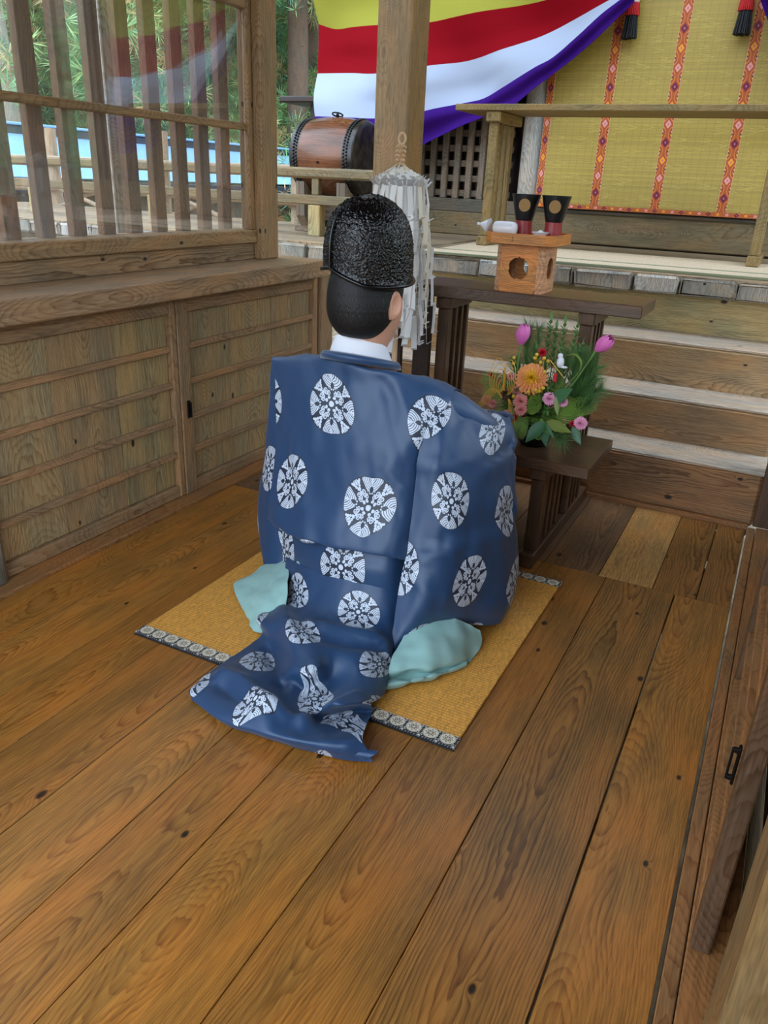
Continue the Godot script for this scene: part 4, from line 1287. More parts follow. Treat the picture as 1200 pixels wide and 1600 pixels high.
func build_outdoors() -> void:
	# ground with a hillside rising left and behind
	var hill := FastNoiseLite.new()
	hill.seed = 9
	hill.frequency = 0.12
	hill.fractal_octaves = 4
	var height := func(x: float, z: float) -> float:
		var h := -0.75
		h += 0.75 * maxf(0.0, -9.2 - x) + 0.60 * maxf(0.0, x - 6.5)
		h += 0.55 * maxf(0.0, -9.5 - z) * clampf((-x - 1.0) / 4.0, 0.0, 1.0)
		if x < -8.0 or z < -9.0 or x > 6.5:
			h += 0.5 * hill.get_noise_2d(x * 2.0, z * 2.0)
		return h
	var g := setting("floor_ground", "bare earth and hillside outside")
	var mb := MB.new()
	var nx := 60
	var nz := 60
	for i in nz + 1:
		for j in nx + 1:
			var x := lerpf(-26.0, 20.0, float(j) / nx)
			var z := lerpf(-30.0, 10.0, float(i) / nz)
			var e := 0.3
			var nn := Vector3(height.call(x - e, z) - height.call(x + e, z), 2 * e, height.call(x, z - e) - height.call(x, z + e)).normalized()
			mb.vert(Vector3(x, height.call(x, z), z), nn, Vector2(x, z) * 0.35)
	for i in nz:
		for j in nx:
			var a := i * (nx + 1) + j
			mb.quad(a, a + 1, a + nx + 2, a + nx + 1)
	part(g, "earth", mb, M.earth)
	# undergrowth: leaf sprays over the hillside
	var spray := MB.new()
	for k in 18:
		var a := k * 2.399
		var d := Vector3(cos(a), rng.randf_range(-0.5, 1.0), sin(a)).normalized()
		var sd := d.cross(Vector3.UP).normalized()
		var o := d * 0.25
		var w := 0.034
		var nn := d.cross(sd).normalized()
		spray.face([o * 0.2, o + sd * w + d * 0.25, o + d * 0.85, o - sd * w + d * 0.25], nn, [Vector2(0, 0), Vector2(1, 0), Vector2(1, 1), Vector2(0, 1)])
	var leaf := std(Color(1, 1, 1), 0.6)
	leaf.vertex_color_use_as_albedo = true
	leaf.backlight_enabled = true
	leaf.backlight = Color(0.45, 0.45, 0.35)
	var sm := spray.mesh()
	sm.surface_set_material(0, leaf)
	var tones := [Color(0.10, 0.26, 0.10), Color(0.16, 0.34, 0.13), Color(0.22, 0.42, 0.16), Color(0.34, 0.48, 0.18), Color(0.08, 0.20, 0.12), Color(0.46, 0.26, 0.12), Color(0.40, 0.33, 0.14)]
	var scatter := func(parent: Node, called: String, count: int, place: Callable, size: Vector2) -> MultiMeshInstance3D:
		var mm := MultiMesh.new()
		mm.transform_format = MultiMesh.TRANSFORM_3D
		mm.use_colors = true
		mm.mesh = sm
		mm.instance_count = count
		for k in count:
			var p: Vector3 = place.call()
			var s := rng.randf_range(size.x, size.y)
			var bs := Basis(Vector3(rng.randf_range(-1, 1), rng.randf_range(-1, 1), rng.randf_range(-1, 1)).normalized(), rng.randf() * TAU).scaled(Vector3.ONE * s)
			mm.set_instance_transform(k, Transform3D(bs, p))
			var t: float = hill.get_noise_3d(p.x * 7.0, p.y * 7.0, p.z * 7.0) * 4.0 + rng.randf_range(0, 7.0)
			var col: Color = tones[posmod(int(t), 7)]
			mm.set_instance_color(k, col * rng.randf_range(0.75, 1.25))
		var o := MultiMeshInstance3D.new()
		o.name = called
		o.multimesh = mm
		parent.add_child(o, true)
		o.set_meta("kind", "stuff")
		return o
	var bush: MultiMeshInstance3D = scatter.call(self, "undergrowth", 80000, func() -> Vector3:
		var x := rng.randf_range(-19.0, -8.9)
		var z := rng.randf_range(-24.0, -1.0)
		var pick := rng.randf()
		if pick < 0.15:
			x = rng.randf_range(-9.0, -1.0)
			z = rng.randf_range(-17.0, -10.0)
		elif pick < 0.30:
			x = rng.randf_range(6.0, 15.0)
			z = rng.randf_range(-20.0, 2.0)
		return Vector3(x, height.call(x, z) + rng.randf() * rng.randf() * 1.5, z), Vector2(0.11, 0.26))
	bush.set_meta("label", "dense green and russet undergrowth covering the hillside")
	bush.set_meta("category", "undergrowth")
	# trees
	var trees := [[-10.2, -8.25, 0.23, 9.0, true, "big pale-barked cedar at the far left of the window view"], [-8.6, -13.2, 0.20, 10.0, false, "slim dark cedar trunk seen right of the window post"], [-9.3, -14.6, 0.26, 10.0, false, "thick dark cedar trunk behind the slim one"], [-12.0, -12.5, 0.24, 10.0, false, "dark cedar on the slope behind the blue roof"], [-12.8, -9.6, 0.20, 9.5, false, "dark cedar behind the middle of the window"]]
	for q in trees:
		var at := Vector3(q[0], height.call(q[0], q[1]) - 0.1, q[1])
		var t := thing("cedar_tree", q[5], "tree", at, 0.0, "cedars on the slope")
		var tb := MB.new()
		var pts := []
		for k in 9:
			pts.append(Vector3(0.03 * sin(k * 1.3), q[3] * k / 8.0, 0.03 * cos(k * 1.7)))
		tube(tb, pts, q[2], q[2] * 0.55, 14)
		part(t, "trunk", tb, M.bark if q[4] else M.bark_dark)
		var rad: float = 1.7
		var hh: float = q[3]
		var fol: MultiMeshInstance3D = scatter.call(t, "foliage", 3000, func() -> Vector3:
			var y := rng.randf_range(0.28, 1.0)
			var a := rng.randf() * TAU
			var r := rad * (1.15 - y) * sqrt(rng.randf()) + 0.15
			if q[4] and y < 0.5:
				r += 0.8
			return Vector3(cos(a) * r, y * hh - r * 0.25, sin(a) * r), Vector2(0.14, 0.30))
		fol.position = Vector3.ZERO
	# a lower outbuilding: only its blue metal roof shows
	var b := thing("outbuilding_roof", "blue sheet metal roof of the low outbuilding below the slope", "roof", Vector3(-7.5, 0.6, -7.5))
	var o := b.position
	var e0 := Vector3(-6.95, 1.06, 0)
	var e1 := Vector3(-8.0, 1.50, 0)
	for k in 6:
		var a := e0.lerp(e1, k / 6.0)
		var c := e0.lerp(e1, (k + 1) / 6.0)
		var rb := MB.new()
		var up := (c - a).normalized()
		var nn := up.cross(Vector3(0, 0, 1)).normalized()
		if nn.y < 0: nn = -nn
		var ce := (a + c) * 0.5 + Vector3(0, 0, -7.5) - o
		bx(rb, ce + nn * 0.004 * (6 - k), Vector3(a.distance_to(c) + 0.015, 0.012, 16.0), 0.003, 2, Vector2(0, 0), Basis(up, nn, up.cross(nn)))
		part(b, "roof_sheet", rb, M.roofblue)
	var rr := MB.new()
	bx(rr, Vector3(-8.05, 1.53, -7.5) - o, Vector3(0.14, 0.12, 16.1), 0.01, 2)
	part(b, "ridge_board", rr, M.roofdark)
	rr = MB.new()
	bx(rr, Vector3(-8.06, 1.605, -7.5) - o, Vector3(0.24, 0.03, 16.2), 0.008, 2)
	part(b, "ridge_cap", rr, M.roofblue)
	rr = MB.new()
	bx(rr, Vector3(-6.93, 1.00, -7.5) - o, Vector3(0.06, 0.10, 16.1), 0.005, 2)
	part(b, "gutter", rr, M.roofdark)
	rr = MB.new()
	span(rr, Vector3(-8.9, -0.9, -15.4) - o, Vector3(-7.2, 1.02, 0.4) - o, 0.01, 1)
	part(b, "wall", rr, M.greybeam)
	var rp := thing("roofed_post", "dark post with a small flat roof seen left of the curtain above the drum", "post", Vector3(-4.05, -0.75, -6.5))
	var rpb := MB.new()
	bx(rpb, Vector3(0.04, 1.26, 0), Vector3(0.10, 2.54, 0.10), 0.006, 1)
	part(rp, "shaft", rpb, M.darker)
	rpb = MB.new()
	bx(rpb, Vector3(-0.02, 2.56, 0), Vector3(0.42, 0.05, 0.42), 0.01, 0)
	part(rp, "roof_board", rpb, M.darker)
	# log fence of the walkway, left outside the window
	var lf := thing("log_fence", "round log fence with crossed braces outside the left window", "fence", Vector3(-4.9, 0.872, -5.25))
	var add_log := func(called: String, p: Vector3, q: Vector3, r: float) -> void:
		var lb := MB.new()
		var pts := []
		for k in 7:
			pts.append(p.lerp(q, k / 6.0) + Vector3(0, rng.randf_range(-0.006, 0.006), rng.randf_range(-0.006, 0.006)))
		tube(lb, pts, r, r * 0.94, 12)
		part(lf, called, lb, M.log)
	add_log.call("top_log", Vector3(-1.6, 0.36, 0), Vector3(1.75, 0.37, 0), 0.042)
	add_log.call("lower_log", Vector3(-1.6, 0.16, 0.01), Vector3(1.75, 0.165, 0.01), 0.045)
	for x in [-1.1, 0.15, 1.45]:
		add_log.call("post", Vector3(x, -0.02, -0.06), Vector3(x, 0.62, -0.06), 0.052)
	for x in [-0.75, 0.55]:
		for s in [-1.0, 1.0]:
			add_log.call("brace", Vector3(x - 0.3 * s, 0.0, -0.03 * s), Vector3(x + 0.3 * s, 0.17, -0.03 * s), 0.018)
	var vp := thing("veranda_post", "pale sunlit square post just outside the window slats", "post", Vector3(-2.72, -0.85, -2.72))
	var vb := MB.new()
	bx(vb, Vector3(0, 1.9, 0), Vector3(0.085, 3.8, 0.085), 0.004, 1)
	part(vp, "shaft", vb, M.weathered[0])
	vb = MB.new()
	bx(vb, Vector3(0, 0.05, 0), Vector3(0.2, 0.1, 0.2), 0.01, 0)
	part(vp, "footing", vb, M.greybeam)

func build_curtain() -> void:
	var names := ["green", "yellow", "red", "white", "purple"]
	for half in 2:
		var c := thing("striped_curtain", ["five-coloured ceremonial curtain draped up to the right of the pillar", "five-coloured ceremonial curtain falling away right of the tassels"][half], "curtain", Vector3(-2.2 if half == 0 else 0.2, 1.3, -5.2), 0.0, "ceremonial curtains")
		for s in 5:
			var ctrl := []
			for q in 4:
				var line := []
				for j in CURTAIN[0].size():
					var p: Vector3 = CURTAIN[s][j].lerp(CURTAIN[s + 1][j], q / 3.0)
					# soft diagonal folds that follow the drape
					var fall: float = 2.85 - p.y
					p.z += 0.034 * sin(p.x * 4.1 + fall * 6.0) + 0.022 * sin(p.x * 8.0 - fall * 9.5) + 0.012 * sin(p.x * 3.0 + fall * 21.0)
					if half == 1:
						p.x = -0.47 + (-1.15 - p.x) * 0.62
					line.append(p - c.position)
				ctrl.append(line)
			var g := smooth_grid(ctrl, 4)
			if s == 4:
				# the purple hem rolls into thick folds
				for i in g.size():
					for j in g[0].size():
						g[i][j].z += 0.022 * sin(float(i) / g.size() * PI * 2.2)
			var mb := MB.new()
			sheet(mb, g, 0.0015, 1.0, 1.0, Vector2.ZERO, half == 1)
			part(c, names[s] + "_band", mb, M.silk[names[s]])

func build_mat() -> void:
	var m := thing("rush_mat", "golden woven rush mat with roundel edging under the kneeling priest", "mat", Vector3(-0.948, 0.0, -1.843))
	var hw := 0.486
	var z0 := -0.425
	var z1 := 0.435
	var n := 24
	var mb := MB.new()
	bx(mb, Vector3(0, 0.0045, (z0 + z1) * 0.5), Vector3(hw * 2, 0.007, z1 - z0), 0.002, 0, Vector2(0, 0))
	for k in mb.uv.size():
		mb.uv[k] = Vector2(mb.v[k].z / 0.16, mb.v[k].x / 0.22)
	part(m, "rush_weave", mb, M.rush)
	for e in [[z1, z1 + 0.043], [z0 - 0.043, z0]]:
		var b := MB.new()
		bx(b, Vector3(0, 0.0052, (e[0] + e[1]) * 0.5), Vector3(hw * 2 + 0.004, 0.008, e[1] - e[0]), 0.002, 0, Vector2(0, 0))
		for k in b.uv.size():
			b.uv[k] = Vector2(b.v[k].x / 0.0440, (b.v[k].z - e[0]) / 0.043 if e[0] > 0.0 else (e[1] - b.v[k].z) / 0.043)
		part(m, "edging", b, M.edging)
		var un := MB.new()
		var zc: float = e[1] + 0.001 if e[0] > 0.0 else e[0] - 0.001
		bx(un, Vector3(0, 0.0025, zc), Vector3(hw * 2 + 0.004, 0.005, 0.004), 0.001, 0)
		part(m, "backing_cloth", un, M.matblack)

func build_altar() -> void:
	var t := thing("tiered_altar_table", "dark brown two-tier altar table with slatted legs before the steps", "table", Vector3(-0.87, 0, -2.75))
	var o := t.position
	var top := MB.new()
	span(top, Vector3(-1.32, 0.814, -3.02) - o, Vector3(-0.421, 0.857, -2.75) - o, 0.003, 0)
	part(t, "upper_top", top, M.dark)
	top = MB.new()
	span(top, Vector3(-1.190, 0.357, -2.720) - o, Vector3(-0.44, 0.395, -2.36) - o, 0.003, 0)
	part(t, "lower_top", top, M.dark)
	for x in [-1.150, -0.607]:
		var f := MB.new()
		span(f, Vector3(x - 0.026, 0.0, -3.13) - o, Vector3(x + 0.026, 0.052, -2.355) - o, 0.004, 2)
		part(t, "foot_rail", f, M.dark)
		# front posts and caps of both tiers
		for q in [[-2.415, 0.357], [-2.80, 0.814]]:
			var p := MB.new()
			span(p, Vector3(x - 0.022, 0.0525, q[0] - 0.022) - o, Vector3(x + 0.022, q[1] - 0.045, q[0] + 0.022) - o, 0.003, 1)
			part(t, "leg", p, M.dark)
			var c := MB.new()
			span(c, Vector3(x - 0.030, q[1] - 0.0445, q[0] - (0.29 if q[1] < 0.5 else 0.20)) - o, Vector3(x + 0.030, q[1] - 0.0005, q[0] + 0.028) - o, 0.004, 2)
			part(t, "bearer", c, M.dark)
		for k in 4:
			var z := -2.475 - 0.066 * k
			var s := MB.new()
			span(s, Vector3(x - 0.016, 0.0525, z - 0.014) - o, Vector3(x + 0.016, 0.312, z + 0.014) - o, 0.002, 1)
			part(t, "leg_slat", s, M.dark)
		for k in 3:
			var z := -2.872 - 0.058 * k
			var s := MB.new()
			span(s, Vector3(x - 0.018, 0.0525, z - 0.011) - o, Vector3(x + 0.020, 0.769, z + 0.011) - o, 0.002, 1)
			part(t, "leg_slat", s, M.dark)

func oct(w: float, d: float, c: float) -> PackedVector2Array:
	return PackedVector2Array([Vector2(-w + c, -d), Vector2(w - c, -d), Vector2(w, -d + c), Vector2(w, d - c), Vector2(w - c, d), Vector2(-w + c, d), Vector2(-w, d - c), Vector2(-w, -d + c)])

func prism_wall(mb: MB, ring: PackedVector2Array, y0: float, y1: float, thick: float) -> void:
	# upright boards round an eight-sided outline
	for k in ring.size():
		var a := ring[k]
		var b := ring[(k + 1) % ring.size()]
		var d := (b - a)
		var nn := Vector3(d.y, 0, -d.x).normalized()
		if nn.dot(Vector3(a.x + b.x, 0, a.y + b.y)) < 0: nn = -nn
		var ia := Vector3(a.x, 0, a.y) - Vector3(a.x, 0, a.y).normalized() * thick
		var ib := Vector3(b.x, 0, b.y) - Vector3(b.x, 0, b.y).normalized() * thick
		var oa := Vector3(a.x, 0, a.y)
		var ob := Vector3(b.x, 0, b.y)
		var u := Vector3(0, 1, 0)
		var l := d.length()
		var us := [Vector2(0.3 + y0 / GRAIN_W, k * 0.3), Vector2(0.3 + y0 / GRAIN_W, k * 0.3 + l / GRAIN_L), Vector2(0.3 + y1 / GRAIN_W, k * 0.3 + l / GRAIN_L), Vector2(0.3 + y1 / GRAIN_W, k * 0.3)]
		mb.face([oa + u * y0, ob + u * y0, ob + u * y1, oa + u * y1], nn, us)
		mb.face([ia + u * y0, ib + u * y0, ib + u * y1, ia + u * y1], -nn, us)
		mb.face([oa + u * y1, ob + u * y1, ib + u * y1, ia + u * y1], Vector3.UP, us)
		mb.face([oa + u * y0, ob + u * y0, ib + u * y0, ia + u * y0], Vector3.DOWN, us)

func pierced(mb: MB, w: float, h: float, hole: Callable, thick: float, turn: Basis, at: Vector3) -> void:
	# a board w by h with an opening in its middle: a fan between the opening's outline and the board's edge
	var n := 48
	for side in [0.0, -thick]:
		var nn := turn * Vector3(0, 0, 1.0 if side == 0.0 else -1.0)
		for k in n:
			var quad := []
			var ts := []
			for q in [[k, 0], [k + 1, 0], [k + 1, 1], [k, 1]]:
				var a: float = TAU * q[0] / n
				var p: Vector2
				if q[1] == 0:
					p = hole.call(a)
				else:
					var dir := Vector2(cos(a), sin(a))
					var s := minf((w * 0.5) / maxf(absf(dir.x), 1e-5), (h * 0.5) / maxf(absf(dir.y), 1e-5))
					p = dir * s
				quad.append(at + turn * Vector3(p.x, p.y, side))
				ts.append(Vector2(0.5 + p.y / GRAIN_W, p.x / GRAIN_L))
			mb.face(quad, nn, ts)
	for k in n:
		var p: Vector2 = hole.call(TAU * k / n)
		var q: Vector2 = hole.call(TAU * (k + 1) / n)
		var mid := (p + q) * -0.5
		mb.face([at + turn * Vector3(p.x, p.y, 0), at + turn * Vector3(q.x, q.y, 0), at + turn * Vector3(q.x, q.y, -thick), at + turn * Vector3(p.x, p.y, -thick)], turn * Vector3(mid.x, mid.y, 0).normalized(), [Vector2(0, 0), Vector2(0.02, 0), Vector2(0.02, 0.02), Vector2(0, 0.02)])

func build_offerings() -> void:
	# footed offering tray
	var at := Vector3(-0.872, 0.857, -2.862)
	var s := thing("offering_stand", "orange cedar footed tray with cloud-shaped openings on the altar table", "offering stand", at)
	var hole := func(a: float) -> Vector2:
		var r := 0.0385 - 0.0065 * pow(1.0 - absf(sin(a * 2.0)), 3.0)
		if absf(angle_difference(a, PI / 2)) < 0.13:
			r += 0.010 * (1.0 - absf(angle_difference(a, PI / 2)) / 0.13)
		return Vector2(cos(a), sin(a)) * r + Vector2(0, 0.0)
	var w := 0.090
	var c := 0.022
	var h := 0.164
	for k in 4:
		var tb := Basis(Vector3.UP, k * PI / 2)
		var mb := MB.new()
		pierced(mb, 2 * (w - c), h, hole, 0.006, tb, tb * Vector3(0, h * 0.5, w))
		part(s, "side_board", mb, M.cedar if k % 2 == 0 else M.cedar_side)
		var cb := MB.new()
		var a := tb * Vector3(w - c, 0, w)
		var b := tb * Vector3(w, 0, w - c)
		var nn := (tb * Vector3(1, 0, 1)).normalized()
		for z in [0.0, -0.006]:
			cb.face([a + nn * z, b + nn * z, b + nn * z + Vector3(0, h, 0), a + nn * z + Vector3(0, h, 0)], nn * (1.0 if z == 0.0 else -1.0), [Vector2(0.3, 0), Vector2(0.3, 0.02), Vector2(0.6, 0.02), Vector2(0.6, 0)])
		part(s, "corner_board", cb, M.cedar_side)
	var tw := 0.128
	var tray := MB.new()
	var ring := oct(tw, tw, 0.030)
	prism_wall(tray, ring, h + 0.001, h + 0.036, 0.006)
	part(s, "tray_rim", tray, M.cedar)
	var fl := MB.new()
	var pf := []
	var pu := []
	for p in ring:
		pf.append(Vector3(p.x, h + 0.024, p.y) * Vector3(0.97, 1, 0.97))
		pu.append(Vector2(0.5 + p.x / GRAIN_W, p.y / GRAIN_L))
	fl.face(pf, Vector3.UP, pu)
	var pg := []
	for p in pf:
		pg.append(p - Vector3(0, 0.0225, 0))
	fl.face(pg, Vector3.DOWN, pu)
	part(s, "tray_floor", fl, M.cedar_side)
	var st := MB.new()
	for k in 3:
		bx(st, Vector3(-0.020, h + 0.012 + 0.0065 * k, tw + 0.0004), Vector3(0.0045, 0.002, 0.001), 0.0003)
	part(s, "bark_stitch", st, M.iron, "three dark bark stitches")
	var ty := at.y + h + 0.0245
	# two black and red wooden cups
	var cl := ["black cup on red foot with gold disc, left of the pair", "black cup on red foot with gold disc, right of the pair"]
	for k in 2:
		var cu := thing("lacquer_cup", cl[k], "cup", Vector3([-0.905, -0.795][k], ty, -2.885), 0.0, "lacquer cups on the offering stand")
		var b := MB.new()
		lathe(b, [Vector2(0, 0), Vector2(0.031, 0), Vector2(0.034, 0.004), Vector2(0.0305, 0.022), Vector2(0.0295, 0.050)], 28)
		part(cu, "red_foot", b, M.cup_red)
		b = MB.new()
		lathe(b, [Vector2(0.0295, 0.050), Vector2(0.031, 0.052), Vector2(0.035, 0.066), Vector2(0.0455, 0.112), Vector2(0.0515, 0.138), Vector2(0.0485, 0.138), Vector2(0.042, 0.110), Vector2(0.029, 0.064), Vector2(0.0, 0.060)], 32)
		part(cu, "black_bowl", b, M.cup_black)
		var g := MB.new()
		var fa := deg_to_rad(78.0)
		for ri in 4:
			for q in 24:
				var pts := []
				var ts := []
				for e in [[ri, q], [ri, q + 1], [ri + 1, q + 1], [ri + 1, q]]:
					var an0: float = TAU * e[1] / 24.0
					var v: Vector2 = Vector2(cos(an0), sin(an0)) * (0.0215 * e[0] / 4.0)
					var y: float = 0.102 + v.y
					var rad := 0.0350 + (y - 0.066) * 0.229 + 0.0010
					var an: float = fa - v.x / rad
					pts.append(Vector3(cos(an) * rad, y, sin(an) * rad))
					ts.append(Vector2(0.5, 0.5) + v * 20.0)
				g.face(pts, Vector3(cos(fa), -0.2, sin(fa)).normalized(), ts)
		part(cu, "gold_disc", g, M.cup_gold)
	# a white jar lying on its side with a coiled stopper
	var j := thing("sake_jar", "white porcelain jar lying on the offering stand", "jar", Vector3(-0.952, ty, -2.80))
	var b := MB.new()
	lathe(b, [Vector2(0, -0.043), Vector2(0.016, -0.043), Vector2(0.021, -0.038), Vector2(0.0235, -0.02), Vector2(0.0235, 0.015), Vector2(0.022, 0.030), Vector2(0.017, 0.041), Vector2(0.0, 0.0435)], 28, Vector3(0.008, 0.024, 0), Basis(Vector3(0, 0, 1), -PI / 2) )
	part(j, "jar_body", b, M.porcelain)
	var sp := thing("coiled_lid", "small white ridged cone leaning beside the porcelain jar", "lid", Vector3(-1.012, ty, -2.80))
	b = MB.new()
	var prof := [Vector2(0, 0.0)]
	for k in 7:
		var r := 0.027 * (1.0 - k / 7.5)
		prof.append(Vector2(r, 0.001 + k * 0.0055))
		prof.append(Vector2(r * 0.90, 0.0045 + k * 0.0055))
	prof.append(Vector2(0.005, 0.046))
	prof.append(Vector2(0.0, 0.049))
	lathe(b, prof, 24, Vector3(0.008, 0.0275, 0), Basis(Vector3(0, 0, 1), PI / 2 - 0.12))
	part(sp, "cone", b, M.porcelain)
	var di := thing("small_dish", "tiny white dish with a salt mound on the offering stand", "dish", Vector3(-0.812, ty + 0.018, -2.79))
	b = MB.new()
	lathe(b, [Vector2(0, -0.018), Vector2(0.014, -0.018), Vector2(0.014, -0.012), Vector2(0.032, 0.0), Vector2(0.030, 0.0015), Vector2(0.013, -0.009), Vector2(0, -0.0095)], 28)
	part(di, "saucer", b, M.porcelain)
	b = MB.new()
	lathe(b, [Vector2(0.013, -0.009), Vector2(0.011, 0.0), Vector2(0.006, 0.0065), Vector2(0, 0.008)], 16)
	part(di, "salt_mound", b, M.paper)

func shide(parent: Node, top: Vector3, ang: float, lengths: float, w: float, m: Material, flare: float) -> void:
	# one folded paper streamer: short flaps that step from side to side
	var mb := MB.new()
	var out := Vector3(cos(ang), 0, sin(ang))
	var side := Vector3(-sin(ang), 0, cos(ang))
	var p := top
	var n := 5
	var sg := 1.0 if rng.randf() < 0.5 else -1.0
	# the strip first arches outwards over the ring
	var a := p
	var b := p + out * flare + Vector3(0, -0.035, 0)
	var seg := lengths / n
	var q := [[a, b]]
	var cur := b
	for k in n:
		var nx := cur + Vector3(0, -seg, 0) + out * rng.randf_range(-0.010, 0.014) + side * rng.randf_range(-0.012, 0.012)
		q.append([cur, nx])
		cur = nx + side * sg * w * 0.45 + out * rng.randf_range(0.0, 0.010) + Vector3(0, 0.014, 0)
		sg = -sg
	for s in q:
		var tw := rng.randf_range(-0.7, 0.7)
		var sd := (side * cos(tw) + out * sin(tw)).normalized() * w * 0.5
		var d: Vector3 = (s[1] - s[0]).normalized()
		var nn := sd.cross(d).normalized()
		if nn.dot(out) < 0: nn = -nn
		var bend: Vector3 = out * rng.randf_range(0.0, 0.010)
		var mid: Vector3 = (s[0] + s[1]) * 0.5 + bend
		for e in [[s[0], mid], [mid, s[1]]]:
			mb.face([e[0] - sd, e[0] + sd, e[1] + sd, e[1] - sd], nn, [Vector2(0, 0), Vector2(1, 0), Vector2(1, 1), Vector2(0, 1)])
		# the turned-up corner at each fold
		var lift := nn * 0.020 + Vector3(0, 0.010, 0)
		mb.face([s[1] - sd, s[1] + sd, s[1] + sd * 1.25 + lift, s[1] - sd * 0.4 + lift], (nn + Vector3.UP).normalized(), [Vector2(0, 0), Vector2(1, 0), Vector2(1, 1), Vector2(0, 1)])
	part(parent, "paper_streamer", mb, m)

func build_wand() -> void:
	var base := Vector3(-1.270, 0, -2.62)
	var st := thing("wand_stand", "dark rounded upright board stand for the paper wand beside the altar", "stand", base)
	for q in [[0.060, -0.115], [-0.060, -0.115]]:
		var mb := MB.new()
		var pts := PackedVector2Array()
		pts.append(Vector2(-0.033, 0))
		pts.append(Vector2(0.033, 0))
		for k in 13:
			var a := PI * k / 12.0
			pts.append(Vector2(0.033 * cos(a), 0.812 + 0.030 * sin(a)))
		var idx := Geometry2D.triangulate_polygon(pts)
		for z in [0.012, -0.012]:
			var i0 := mb.v.size()
			for p in pts:
				mb.vert(Vector3(q[0] + p.x, p.y, q[1] + z), Vector3(0, 0, signf(z)), Vector2(0.5 + p.x / GRAIN_W, p.y / GRAIN_L))
			for k in range(0, idx.size(), 3):
				mb.tri(i0 + idx[k], i0 + idx[k + 1], i0 + idx[k + 2])
		for k in pts.size():
			var a := pts[k]
			var b := pts[(k + 1) % pts.size()]
			var d := b - a
			var nn := Vector3(d.y, -d.x, 0).normalized()
			mb.face([Vector3(q[0] + a.x, a.y, q[1] + 0.012), Vector3(q[0] + b.x, b.y, q[1] + 0.012), Vector3(q[0] + b.x, b.y, q[1] - 0.012), Vector3(q[0] + a.x, a.y, q[1] - 0.012)], nn, [Vector2(0.5, a.y / GRAIN_L), Vector2(0.5, b.y / GRAIN_L), Vector2(0.56, b.y / GRAIN_L), Vector2(0.56, a.y / GRAIN_L)])
		part(st, "upright_board", mb, M.darker)
	var fb := MB.new()
	bx(fb, Vector3(0, 0.02, -0.045), Vector3(0.18, 0.04, 0.11), 0.003, 0)
	part(st, "foot", fb, M.darker)
	fb = MB.new()
	bx(fb, Vector3(0, 0.42, -0.044), Vector3(0.18, 0.03, 0.116), 0.003, 0)
	part(st, "cross_rail", fb, M.darker)
	var w := thing("paper_wand", "purification wand hung with white folded paper streamers behind the hat", "wand", base + Vector3(0, 0.435, 0.002))
	var o := -w.position
	var rod := MB.new()
	tube(rod, [Vector3(0, 0.0, 0), Vector3(0, 0.45, 0), Vector3(-0.012, 0.79, 0)], 0.011, 0.009, 10)
	part(w, "rod", rod, M.plainwood)
	# carved tip: curls and a loop
	var tip := MB.new()
	for k in 7:
		var y := 0.79 + 0.014 * k
		for q in 5:
			var a := q * TAU / 5 + k
			tube(tip, [Vector3(-0.012, y, 0), Vector3(-0.012 + 0.013 * cos(a), y + 0.010, 0.013 * sin(a)), Vector3(-0.012 + 0.018 * cos(a), y + 0.003, 0.018 * sin(a))], 0.0045, 0.0025, 5)
	var loop := []
	for k in 13:
		var a := TAU * k / 12.0
		loop.append(Vector3(-0.010 + 0.013 * sin(a), 0.905 - 0.018 * cos(a), 0))
	tube(tip, loop, 0.004, 0.004, 6)
	part(w, "carved_tip", tip, M.plainwood)
	var cord := MB.new()
	for k in 6:
		var a := k * TAU / 6 + 0.3
		tube(cord, [Vector3(-0.012, 0.83, 0), Vector3(-0.012 + 0.075 * cos(a), 0.785, 0.075 * sin(a))], 0.003, 0.003, 5)
	part(w, "cord", cord, M.paper_warm)
	for k in 84:
		var a := k * 2.399963
		var rr := 0.012 + 0.060 * sqrt((k + 0.5) / 84.0)
		var top := Vector3(-0.010 + rr * cos(a), 0.83 - rr * 0.55, rr * sin(a))
		shide(w, top, a, rng.randf_range(0.50, 0.62) - (0.14 if k % 5 == 0 else 0.0), rng.randf_range(0.016, 0.026), M.paper if k % 4 else M.paper_warm, rng.randf_range(0.012, 0.030))

func leaf_blade(mb: MB, base: Vector3, tip: Vector3, w: float, sag: float, up := Vector3.UP) -> void:
	# a broad leaf with a folded midrib
	var d := tip - base
	var side := d.cross(up).normalized()
	if side.length() < 0.1:
		side = Vector3.RIGHT
	var nn := side.cross(d).normalized()
	var n := 8
	var i0 := mb.v.size()
	for k in n + 1:
		var t := float(k) / n
		var ww := w * sin(PI * pow(t, 0.8)) * 0.5 + 0.0004
		var c := base.lerp(tip, t) + nn * sag * sin(PI * t)
		for e in [-1.0, 0.0, 1.0]:
			mb.vert(c + side * ww * e + nn * (0.12 * ww if e != 0.0 else 0.0), (nn - side * e * 0.25).normalized(), Vector2(e * 0.5 + 0.5, t))
	for k in n:
		for e in 2:
			var a := i0 + k * 3 + e
			mb.quad(a, a + 1, a + 4, a + 3)

